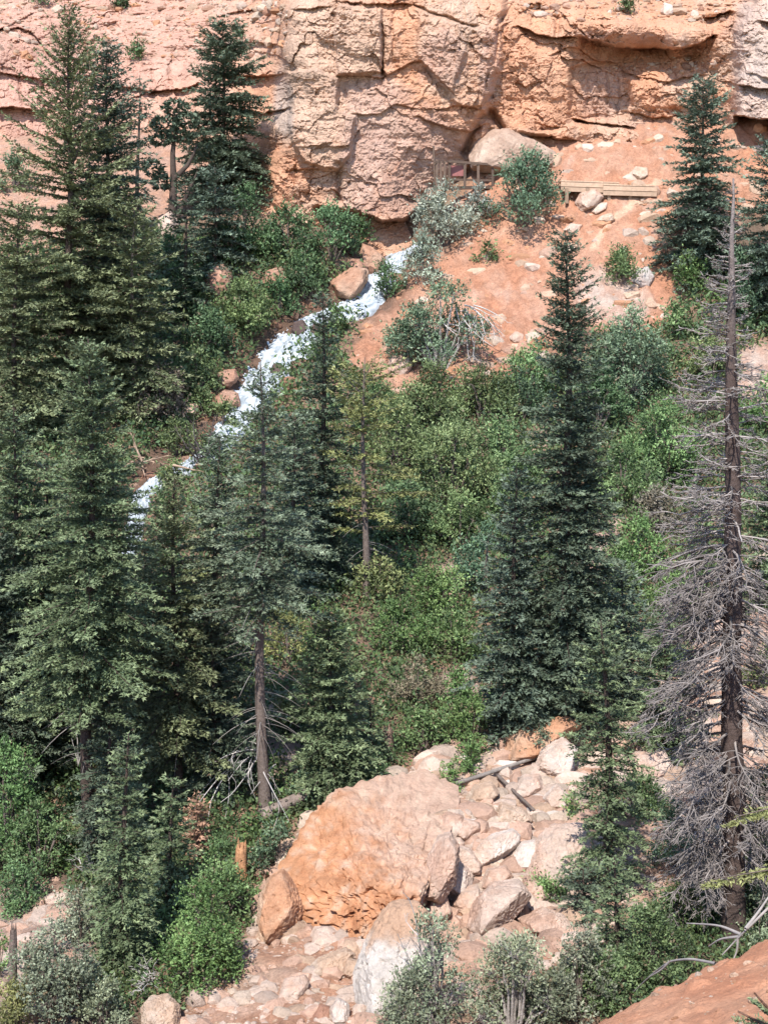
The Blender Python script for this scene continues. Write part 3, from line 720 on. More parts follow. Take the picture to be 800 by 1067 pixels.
ex = wx[kt] + sd[kt] * (ww[kt] * sgn)[:, None]; V, q, T, c = scatter_rocks(None, None, np.clip(.07 * rg.pareto(1.8, 520) + .08, .08, .42), ('red', 'rust', 'red'), 47, P=np.c_[ex, gz(ex[:, 0], ex[:, 1])]); rb.append((V, q, T, c * .62))
V, q, T, c = join(rb); o = structure('rubble', mesh('rubble', V, q, T, c), M_ROCK, 'stuff')
tag(o, 'loose pink and white stones covering the talus, scree and bank', None)
rg = np.random.default_rng(12)
u_ = rg.uniform(-10, 300, 1300); v_ = rg.uniform(-8, 60, 1300); u2 = rg.uniform(540, 760, 350); v2 = rg.uniform(-8, 22, 350); u3 = rg.uniform(630, 745, 120); v3 = rg.uniform(58, 76, 120)
u_ = np.r_[u_, u2, u3]; v_ = np.r_[v_, v2, v3]
V, q, T, c = scatter_rocks(None, None, np.clip(.06 * rg.pareto(2.1, len(u_)) + .06, .06, .4), ('pink', 'orange', 'red', 'tan'), 13, P=cliff_pt(u_, v_))
o = structure('gravel', mesh('gravel', V, q, T, c * .9), M_ROCK, 'stuff'); tag(o, 'loose reddish stones on the slopes above the cliff', None)

# ------------------------------------------------------------------ conifers
def expand(cnt):
    cnt = np.asarray(cnt, int)
    i = np.repeat(np.arange(len(cnt)), cnt)
    k = np.arange(len(i)) - np.repeat(np.cumsum(cnt) - cnt, cnt)
    return i, k

FOL = {  # needle colours: old growth, new growth (lightened to paint sunlit highlights on tips)
    'blue': ((.085, .115, .070), (.245, .285, .185)), 'dark': ((.058, .082, .052), (.165, .200, .125)), 'olive': ((.100, .120, .056), (.255, .275, .140)),
    'green': ((.080, .115, .055), (.240, .285, .145)), 'yellow': ((.14, .15, .05), (.32, .32, .13)), 'far': ((.068, .098, .068), (.180, .220, .150))}
BARK = {'grey': (.16, .125, .105), 'brown': (.17, .10, .07), 'dark': (.085, .062, .05), 'silver': (.33, .29, .26), 'red': (.15, .085, .065)}

def conifer_mesh(H, Rr, es, seed, fol='blue', bark='grey', c0=.06, prof=.85, ws=2.6, nb=7, droop=.16, inc=(.55, -.12), dens=1.0, tw=.42, gap=.0, bare=0.0, lean=(0, 0), r0=None, ragged=.25, top_bare=0, side=None):
    rg = np.random.default_rng(seed)
    h0 = c0 * H; hc = H - h0
    r0 = r0 or .012 * H + .03
    # trunk
    kk = 12; zt = np.linspace(-.3, H, kk)
    bend = np.stack([lean[0] * np.clip(zt / H, 0, 1) ** 1.5 + .06 * np.sin(zt * .7 + seed), lean[1] * np.clip(zt / H, 0, 1) ** 1.5 + .05 * np.cos(zt * .6 + seed), zt], -1)
    rad = r0 * np.clip(1 - zt / H, 0, 1) ** .85 + .008; rad[0] *= 1.3
    trunkV, trunkQ = tubes(bend[None], rad[None], 9)
    bc = np.array(BARK[bark])
    parts = [(trunkV, trunkQ, None, bc)]
    def tr(h): return np.stack([np.interp(h, zt, bend[:, 0]), np.interp(h, zt, bend[:, 1]), h], -1)
    # branches in loose whorls
    ws, nb, dens = ws * 1.12, nb, dens * 2.2
    nw = max(5, int(hc / (ws * es)))
    hw_ = h0 + hc * (np.arange(nw) + rg.uniform(-.25, .25, nw)) / nw
    n = nw * nb
    hb = np.clip(np.repeat(hw_, nb) + rg.normal(0, .25 * ws * es, n), h0 * .95, H * .992)
    t_ = np.clip((H - hb) / hc, 0, 1)
    az = np.tile(np.arange(nb) * 2 * np.pi / nb, nw) + np.repeat(rg.uniform(0, 6.28, nw), nb) + rg.normal(0, .25, n)
    L = Rr * 1.10 * (t_ ** prof) * (1 - .25 * sstep(.8, 1.0, t_)) * rg.uniform(1 - 1.5 * ragged, 1 + ragged, n) + es * 2.4
    big = 1 + .35 * fbm(p3(np.cos(az) * 1.5 + seed, hb / hc * 9, np.sin(az) * 1.5), 2); L *= big
    if side is not None:
        L *= np.clip(1 + side[1] * np.cos(az - side[0]), .1, 2)
    keep = rg.random(n) > gap * (.4 + 1.2 * t_)
    hb, t_, az, L = hb[keep], t_[keep], az[keep], L[keep]; n = len(hb)
    ic = inc[0] + (inc[1] - inc[0]) * sstep(0, .75, t_) + rg.normal(0, .10, n)
    dx, dy = np.cos(az), np.sin(az)
    def bp(i, s):
        st = s / L[i]
        z = s * np.tan(ic[i]) - droop * L[i] * (st ** 2) * (.5 + t_[i]) + .10 * L[i] * st ** 4
        o = tr(hb[i]); return o + np.stack([dx[i] * s, dy[i] * s, z], -1)
    # wood of the branches
    ks = np.linspace(0, .86, 5)
    bi = np.repeat(np.arange(n), 5); ss = (np.tile(ks, n)) * L[bi]
    bw = bp(bi, ss).reshape(n, 5, 3)
    brad = np.clip(.010 * L + .004, .005, .05)[:, None] * (1 - .75 * ks)
    bV, bQ = tubes(bw, brad, 3)
    twigs = [(bV, bQ, None, np.broadcast_to(bc * .9, bV.shape))]
    if bare > 0:   # dead limbs below the crown
        m = int(bare); hh = rg.uniform(.18, max(.2, c0 * 1.1), m) * H; aa = rg.uniform(0, 6.28, m); ll = Rr * rg.uniform(.25, .8, m)
        sq = np.linspace(0, 1, 6)
        pts = tr(hh)[:, None] + np.stack([np.cos(aa)[:, None] * sq * ll[:, None], np.sin(aa)[:, None] * sq * ll[:, None], (-.35 * sq ** 2 - .05 * sq) * ll[:, None] + 0 * sq], -1)
        dV, dQ = tubes(pts, np.clip(.012 * ll, .008, .03)[:, None] * (1 - .8 * sq), 3); twigs.append((dV, dQ, None, np.broadcast_to(np.array(BARK['silver']) * .8, dV.shape)))
    # twigs
    ns = np.maximum(2, (L / (es * 1.0) * dens).astype(int))
    i, k_ = expand(ns)
    s = (k_ + rg.uniform(.1, .9, len(i))) / ns[i] * L[i]
    sgn = rg.choice([-1, 1], len(i))
    rem = 1 - s / L[i]
    lt = (tw * L[i] * rem ** .7 * np.minimum(1, s / L[i] * 3 + .25) + es * .8) * rg.uniform(.5, 1.15, len(i))
    a2 = az[i] + sgn * (.95 - .35 * (s / L[i])) * rg.uniform(.75, 1.15, len(i))
    a2 = np.where(rem < .08, az[i], a2)
    tz = rg.normal(-.05, .14, len(i)) + ic[i] * .5
    o = bp(i, s)
    td = np.stack([np.cos(a2), np.sin(a2), tz], -1)
    # needle sprays along each twig
    ne = np.maximum(1, (lt / (es * 1.05) + .5).astype(int))
    j, k2 = expand(ne)
    fr = (k2 + rg.uniform(.3, 1.0, len(j))) / ne[j]
    c = o[j] + td[j] * (fr * lt[j])[:, None]; c[:, 2] -= .10 * lt[j] * fr ** 2
    c += rg.normal(0, .12 * es, c.shape)
    a = unit(td[j] + rg.normal(0, .35, c.shape))
    nrm = unit(np.array([0, 0, 1.0]) + rg.normal(0, .55, c.shape))
    b = unit(np.cross(nrm, a))
    sz = es * rg.uniform(.7, 1.25, len(j))
    tipf = np.clip(.15 + .60 * fr * (s[j] / L[i[j]]) + .3 * (rem[j] < .15), 0, 1)
    c_old, c_new = np.array(FOL[fol][0]) * 1.12, np.array(FOL[fol][1])
    bt = rg.normal(0, .16, n); wt = rg.normal(0, .10, len(i))
    val = np.clip(1 + bt[i[j]] + wt[j] + rg.normal(0, .15, len(j)), .45, 1.7)
    cl = lerp(c_old, c_new, np.clip(tipf + rg.normal(0, .12, len(j)), 0, 1)) * val[:, None]
    brown = rg.random(len(j)) < .004; cl[brown] = np.array([.11, .075, .045])
    fan = rg.uniform(.3, .75, len(j))[:, None]
    a1, a3 = unit(a + b * fan), unit(a - b * fan); b1, b3 = unit(np.cross(nrm, a1)), unit(np.cross(nrm, a3))
    hl, hw2 = (sz * .85)[:, None], (sz * .25)[:, None]
    off = a * (sz * .35)[:, None]
    crown = join([cards(c - off * .3 + a1 * hl * .55, a1 * hl, b1 * hw2, cl), cards(c - off * .3 + a3 * hl * .55, a3 * hl, b3 * hw2, cl * .94)])
    return join(parts), join([crown] + twigs)

def esize(P, k=3.4): return max(.045, k * np.linalg.norm(P) / F)

def conifer(label, px, ytop, ybase, hw, fol='blue', bark='grey', seed=1, name='fir_tree', cat='fir', group=None, depth=None, lean=None, k=2.75, xtop=None, **kw):
    if depth: P = unproj(px, ybase, depth); P[2] = gz(P[0], P[1])
    else: P = hit(px, ybase)
    top = unproj(px if xtop is None else xtop, ytop, P[1])
    H = top[2] - P[2]; m = np.linalg.norm(P) / F
    lean = (top[0] - P[0], 0) if lean is None else lean
    t = thing(name, label, cat, P, group)
    (V, q, T, c), (lv, lq, _, lc) = conifer_mesh(H, hw * m, esize(P, k), seed, fol, bark, lean=lean, **kw)
    link('trunk', mesh('trunk', V, q, T, c, True), M_BARK, t)
    link('crown', mesh('crown', lv, lq, None, lc), M_NEEDLE, t)
    return t

GL = 'conifers of the ravine'
# --- upper left
conifer('tall open topped spruce, tallest at the upper left against the cliff', 74, 13, 440, 92, 'olive', 'dark', 1, 'spruce_tree', 'spruce', c0=.12, prof=.85, ws=2.8, nb=8, droop=.10, inc=(.95, .0), dens=1.1, tw=.26, gap=.10, ragged=.4, r0=.20)
conifer('dark narrow fir just right of the open topped spruce', 113, 42, 400, 44, 'far', 'dark', 2, prof=.55, ws=2.5, nb=9, ragged=.3)
conifer('very slim small fir standing alone below the left rock terrace', 145, 78, 250, 16, 'far', 'dark', 3, prof=.6, ws=3.2, nb=5, ragged=.45)
conifer('dense dark broad fir on the ledge left of the cliff buttress', 233, 24, 215, 46, 'dark', 'dark', 4, prof=.55, ws=2.5, nb=11, ragged=.22, tw=.5)
conifer('slim dark fir below the leaning pine on the upper left', 193, 184, 335, 24, 'dark', 'dark', 5, prof=.7, ws=2.8)
conifer('bushy dark fir directly under the broad ledge fir', 224, 172, 290, 34, 'far', 'dark', 6, prof=.6)
conifer('blunt olive spruce between the open topped spruce and the stream', 140, 205, 440, 46, 'olive', 'grey', 7, 'spruce_tree', 'spruce', prof=.5, ws=3, ragged=.4)
conifer('greyish green spruce at the left edge beside the open topped spruce', 18, 210, 470, 55, 'olive', 'dark', 8, 'spruce_tree', 'spruce', prof=.5, ragged=.5, gap=.15)
# --- left mass
conifer('big full green fir before the open topped spruce, its trunk bare below', 95, 353, 893, 72, 'green', 'dark', 9, c0=.31, prof=.62, ws=2.9, nb=8, ragged=.32, bare=22, tw=.4, r0=.14)
conifer('pale tipped fir at the left edge', 16, 424, 815, 66, 'green', 'dark', 10, c0=.10, prof=.7, ws=2.9, ragged=.3)
conifer('dark fir squeezed between the pale tipped fir and the big full fir', 50, 480, 800, 46, 'dark', 'dark', 11, prof=.6, ws=2.9, ragged=.35)
conifer('shaded dark fir low at the left edge above the bright shrubs', -6, 545, 835, 50, 'dark', 'dark', 12, prof=.5, ragged=.3)
conifer('olive green fir with yellowish lower boughs and a visible thin trunk', 184, 495, 845, 58, 'olive', 'dark', 13, c0=.16, prof=.68, ws=3.1, ragged=.36, bare=16, gap=.08, r0=.10)
conifer('blue green fir behind and left of the silver trunked fir', 228, 455, 800, 50, 'blue', 'dark', 14, c0=.14, prof=.75, ws=3.0, bare=10)
conifer('blue green fir with layered flat boughs and a long bare silver brown trunk', 275, 374, 848, 72, 'blue', 'grey', 15, c0=.47, prof=.95, ws=4.2, nb=7, droop=.14, inc=(.5, -.02), tw=.44, ragged=.3, bare=80, r0=.13, xtop=271)
conifer('dark slender fir against the foot of the cascade', 335, 303, 610, 42, 'dark', 'dark', 16, c0=.06, prof=.95, ws=2.8, nb=8, ragged=.28, xtop=337)
conifer('shadowy fir behind the layered bough fir', 305, 430, 640, 38, 'dark', 'dark', 17, prof=.6, ragged=.35)
conifer('dark fir deep in the stand below the stream end', 150, 560, 790, 38, 'dark', 'dark', 18, prof=.6, ragged=.35)
conifer('shaded fir rising beside the drift wood at the stream end', 120, 470, 700, 30, 'green', 'dark', 19, prof=.6, ragged=.35)
conifer('thin yellowish pine with a straight bare stem right of the slender fir', 380, 372, 625, 46, 'yellow', 'grey', 20, 'pine_tree', 'pine', c0=.30, prof=.30, ws=4.2, nb=5, ragged=.5, gap=.35, inc=(.5, .15), bare=14)
conifer('dense cone shaped fir standing behind the fallen log', 346, 638, 834, 44, 'green', 'dark', 21, c0=.02, prof=.65, ws=2.3, nb=9, tw=.5, ragged=.2)
conifer('tiny fir between the cone shaped fir and the brown stump', 388, 728, 800, 20, 'green', 'dark', 22, prof=.8)
# --- lower left
conifer('young fir with rounded drooping boughs above the bottom left bushes', 131, 765, 1010, 32, 'green', 'dark', 23, c0=.03, prof=.72, ws=3.6, nb=8, tw=.55, droop=.25, ragged=.22)
conifer('small neat fir beside the orange dead sapling', 178, 812, 950, 28, 'green', 'dark', 24, c0=.03, prof=.75, ws=3.2, nb=8, tw=.5, droop=.22)
conifer('dark fir filling the shade behind the young rounded fir', 112, 720, 905, 34, 'dark', 'dark', 25, prof=.5, ragged=.35)
conifer('dark fir in shade left of the bare silver brown trunk', 222, 640, 835, 36, 'dark', 'dark', 26, prof=.5, ragged=.4, gap=.1)
# --- centre right
conifer('tall dark fir with an irregular narrow crown in the middle of the view', 588, 240, 765, 46, 'dark', 'dark', 27, c0=.05, prof=.55, ws=2.6, nb=8, ragged=.40, tw=.46, xtop=590)
conifer('blue green younger fir at the left side of the tall middle fir', 536, 488, 770, 46, 'far', 'dark', 28, c0=.03, prof=.72, ws=2.8, nb=8, ragged=.25)
conifer('second dark fir merged with the right side of the tall middle fir', 607, 420, 760, 38, 'dark', 'dark', 29, prof=.55, ragged=.35)
conifer('shaggy dark fir low between the twin firs and the pale boulder', 560, 620, 775, 36, 'dark', 'dark', 30, prof=.5, ragged=.35)
conifer('thin fir with an exposed twisted trunk growing out of the rock pile', 632, 645, 940, 36, 'green', 'dark', 31, c0=.10, prof=.50, ws=3.4, nb=7, ragged=.5, gap=.10, bare=24, tw=.46, r0=.11, xtop=626)
conifer('grey green fir behind the top of the thin rock pile fir', 646, 590, 735, 40, 'far', 'dark', 32, prof=.6, ragged=.3)
conifer('leafy green young fir left of the dead tree', 692, 640, 790, 40, 'green', 'dark', 33, prof=.5, ragged=.35)
conifer('small fir with horizontal boughs at the foot of the thin rock pile fir', 642, 892, 1015, 30, 'green', 'dark', 34, c0=.03, prof=.6, ws=3.4, ragged=.35)
conifer('dark shrub like fir low beside the pale slab', 610, 905, 960, 26, 'dark', 'dark', 35, prof=.4, ragged=.3)
# --- right slope
conifer('pointed green fir on the orange slope right of the boardwalk', 727, 80, 285, 42, 'far', 'dark', 36, c0=.03, prof=.68, ws=2.3, nb=9, ragged=.25, xtop=733)
conifer('full dark green fir at the right edge under the cliff', 806, 140, 330, 44, 'far', 'dark', 37, prof=.6, ragged=.25)
conifer('small fir tip poking up on the scree', 581, 236, 262, 10, 'far', 'dark', 38, prof=.7, depth=71.0) if False else None
conifer('green fir at the right edge behind the dead trunk', 800, 470, 640, 30, 'green', 'dark', 39, prof=.5, ragged=.35)
conifer('low dark fir behind the leaning dead limbs at the right edge', 792, 800, 960, 40, 'green', 'dark', 40, prof=.5, ragged=.4)

# windswept pine on the ledge: bare forked stem under flat plates
def pads(spec, es, seed, fol):
    rg = np.random.default_rng(seed); out = []
    for (c, rx, rz) in spec:
        n = int(rx * rx * 3.2 / (es * es * .3)) + 40
        v = unit(rg.normal(size=(n, 3))) * rg.uniform(.55, 1, (n, 1)) ** .5
        p = np.array(c) + v * [rx, rx, rz]
        a = unit(v * [1, 1, .4] + rg.normal(0, .5, v.shape)); b = unit(np.cross(a, [0, 0, 1.0] + rg.normal(0, .5, v.shape)))
        cl = lerp(np.array(FOL[fol][0]), np.array(FOL[fol][1]), np.clip(.2 + .25 * rg.normal(size=n), 0, 1)) * rg.uniform(.7, 1.3, (n, 1))
        sz = es * rg.uniform(.7, 1.2, n); out.append(cards(p, a * sz[:, None], b * (sz * .45)[:, None], cl))
    return join(out)
P = hit(178, 232); m = np.linalg.norm(P) / F
t = thing('pine_tree', 'windswept dark pine with flat plates and a bare forked stem', 'pine', P)
def pt(x, y): return unproj(x, y, P[1]) - P
stem = np.array([[pt(178, 236), pt(180, 215), pt(181, 190), pt(180, 160), pt(184, 125)], [pt(181, 186), pt(188, 180), pt(196, 172), pt(202, 160), pt(205, 150)], [pt(183, 232), pt(190, 215), pt(196, 200), pt(202, 188), pt(206, 178)]])
V, q = tubes(stem, np.array([.26, .22, .18, .13, .06])[None] * np.array([[1], [.6], [.5]]), 7)
link('trunk', mesh('trunk', V, q, None, np.broadcast_to(BARK['dark'], V.shape), True), M_BARK, t)
V, q, _, c = pads([(pt(183, 112), 14 * m, 9 * m), (pt(172, 130), 17 * m, 9 * m), (pt(196, 126), 13 * m, 8 * m), (pt(168, 146), 13 * m, 6 * m), (pt(190, 142), 15 * m, 7 * m), (pt(160, 175), 12 * m, 9 * m), (pt(168, 190), 12 * m, 8 * m)], esize(P), 5, 'dark')
link('crown', mesh('crown', V, q, None, c), M_NEEDLE, t)

# ------------------------------------------------------------------ shrubs
LEAF = {'bright': ((.115, .200, .060), (.215, .310, .110)), 'mid': ((.098, .158, .060), (.190, .262, .105)), 'deep': ((.068, .120, .052), (.132, .205, .090)), 'olive': ((.118, .158, .060), (.225, .262, .110)),
        'sage': ((.170, .200, .120), (.290, .315, .200)), 'silver': ((.26, .285, .215), (.42, .43, .34)), 'yellow': ((.18, .20, .07), (.29, .295, .11)), 'brown': ((.175, .15, .10), (.27, .225, .155)), 'teal': ((.086, .138, .075), (.168, .232, .130))}

def shrub_mesh(w, h, es, seed, leaf='mid', lobes=7, dens=1.0, stems=.5, stemc='grey', upright=0.0, fill=1.0):
    rg = np.random.default_rng(seed)
    # lobes stacked into a dome
    th = rg.uniform(0, 6.28, lobes); rr = np.sqrt(rg.random(lobes)) * .62 * w
    hz = h * np.clip(.78 * (1 - (rr / (.72 * w)) ** 2) * rg.uniform(.55, 1.0, lobes) + .08, .1, .8)
    low_ = rg.random(lobes) < .38; hz = np.where(low_, h * rg.uniform(.12, .3, lobes), hz); rr = np.where(low_, rg.uniform(.35, .72, lobes) * w, rr)
    cen = np.stack([rr * np.cos(th), rr * np.sin(th), hz], -1); cen[0] = (0, 0, h * .66)
    rad = np.minimum(w, h) * rg.uniform(.24, .44, lobes)
    cl_parts, st_parts = [], []
    hue = rg.normal(0, 1, 3) * [.035, .02, .04] + rg.normal(0, .10) + 1
    lc0, lc1 = np.array(LEAF[leaf][0]) * hue, np.array(LEAF[leaf][1]) * hue
    shoots = []
    for i in range(lobes):
        n = int(4.2 * rad[i] ** 2 / (es * es * 1.5) * dens) + 14
        v = unit(rg.normal(size=(n, 3)) + [0, 0, .35])
        rm = rad[i] * (.66 + .55 * fbm(v * 2.0 + seed + i * 5, 3) + rg.uniform(-.25, .12, n))
        c = cen[i] + v * rm[:, None] * [1, 1, .9]
        c[:, 2] = np.where(c[:, 2] < .03 * h, .03 * h + rg.random(n) * .12 * h, c[:, 2])
        kp = (fbm(c / (rad[i] * .55) + seed * 1.3, 2) > -.16); c, v = c[kp], v[kp]; n = len(c)
        if n < 4: continue
        shoots.append((cen[i], c, v))
        m = 5
        sh = unit(v + [0, 0, .5 + upright] + rg.normal(0, .45, v.shape)); ln = es * (rg.uniform(.7, 4.2, n) + 3.5 * (rg.random(n) < .12))
        cc_ = np.repeat(c, m, 0) + np.repeat(sh * ln[:, None], m, 0) * np.tile((np.arange(m) + .5) / m, n)[:, None] + rg.normal(0, .30 * es, (n * m, 3)); vv = np.repeat(v, m, 0)
        a = unit(vv * .5 + [0, 0, .25 + upright] + rg.normal(0, .7, vv.shape)); nr = unit(vv * .35 + [0, 0, .7] + rg.normal(0, .55, vv.shape)); b = unit(np.cross(nr, a))
        sz = es * rg.uniform(.5, 1.0, n * m)
        lobe_v = rg.normal(0, .20)
        val = np.clip(1 + lobe_v + np.repeat(rg.normal(0, .16, n), m) + rg.normal(0, .14, n * m), .45, 1.7)
        colr = lerp(lc0, lc1, np.clip(lobe_v * 1.2 + np.repeat(rg.random(n), m) * .9 + rg.normal(0, .15, n * m), 0, 1)) * val[:, None]
        dead_ = np.repeat(rg.random(n) < .03, m); colr[dead_] = np.array([.20, .15, .09])
        cl_parts.append(cards(cc_, a * (sz * .80)[:, None], b * (sz * .38)[:, None], colr))
    ks = np.linspace(0, 1, 5)
    for (c0_, c, v) in shoots:
        b0 = np.array([c0_[0] * .15, c0_[1] * .15, -.1]); mid = (b0 + c0_) / 2 + [0, 0, -.05 * h]
        pth = np.stack([b0 + (c0_ - b0) * k + (0, 0, .08 * h * math.sin(k * 3.1)) + rg.normal(0, .02 * w, 3) * (0 < k < 1) for k in ks])
        st_parts.append(tubes(pth[None], (.022 * min(w, h) * (1 - .6 * ks) + .004)[None], 5))
        ms = max(3, int(len(c) * .12 * stems)); pk = rg.choice(len(c), min(ms, len(c)), False)
        e = c[pk] + v[pk] * es * .8
        P_ = c0_ + (e - c0_)[:, None] * ks[None, :, None] + rg.normal(0, .05 * np.linalg.norm(e - c0_, axis=1).mean(), (len(pk), 5, 3)) * np.sin(ks * 3.14)[None, :, None]
        st_parts.append(tubes(P_, np.clip(.006 * min(w, h), .004, .02) * (1 - .7 * ks)[None] * np.ones((len(pk), 1)), 3))
    bk = np.array(BARK[stemc])
    st = join([(a, b, None, bk) for a, b in st_parts[0::2]])
    return st, join(cl_parts + [(a, b, None, np.broadcast_to(bk, a.shape)) for a, b in st_parts[1::2]])

def shrub(label, px, ybot, hw, hpx, leaf='mid', seed=1, name='shrub', cat='shrub', group=None, P=None, k=2.7, **kw):
    P = hit(px, ybot) if P is None else P
    m = np.linalg.norm(P) / F
    w, h = hw * m * 1.05, hpx * m * 1.22
    kw['lobes'] = int(kw.get('lobes', 7) * 1.5) + 1
    (V, q, T, c), (lv, lq, _, lc) = shrub_mesh(w, h, esize(P, k), seed, leaf, **kw)
    t = thing(name, label, cat, P, group)
    link('stem', mesh('stem', V, q, T, c), M_BARK, t)
    link('foliage', mesh('foliage', lv, lq, None, lc), M_LEAF, t)
    return t

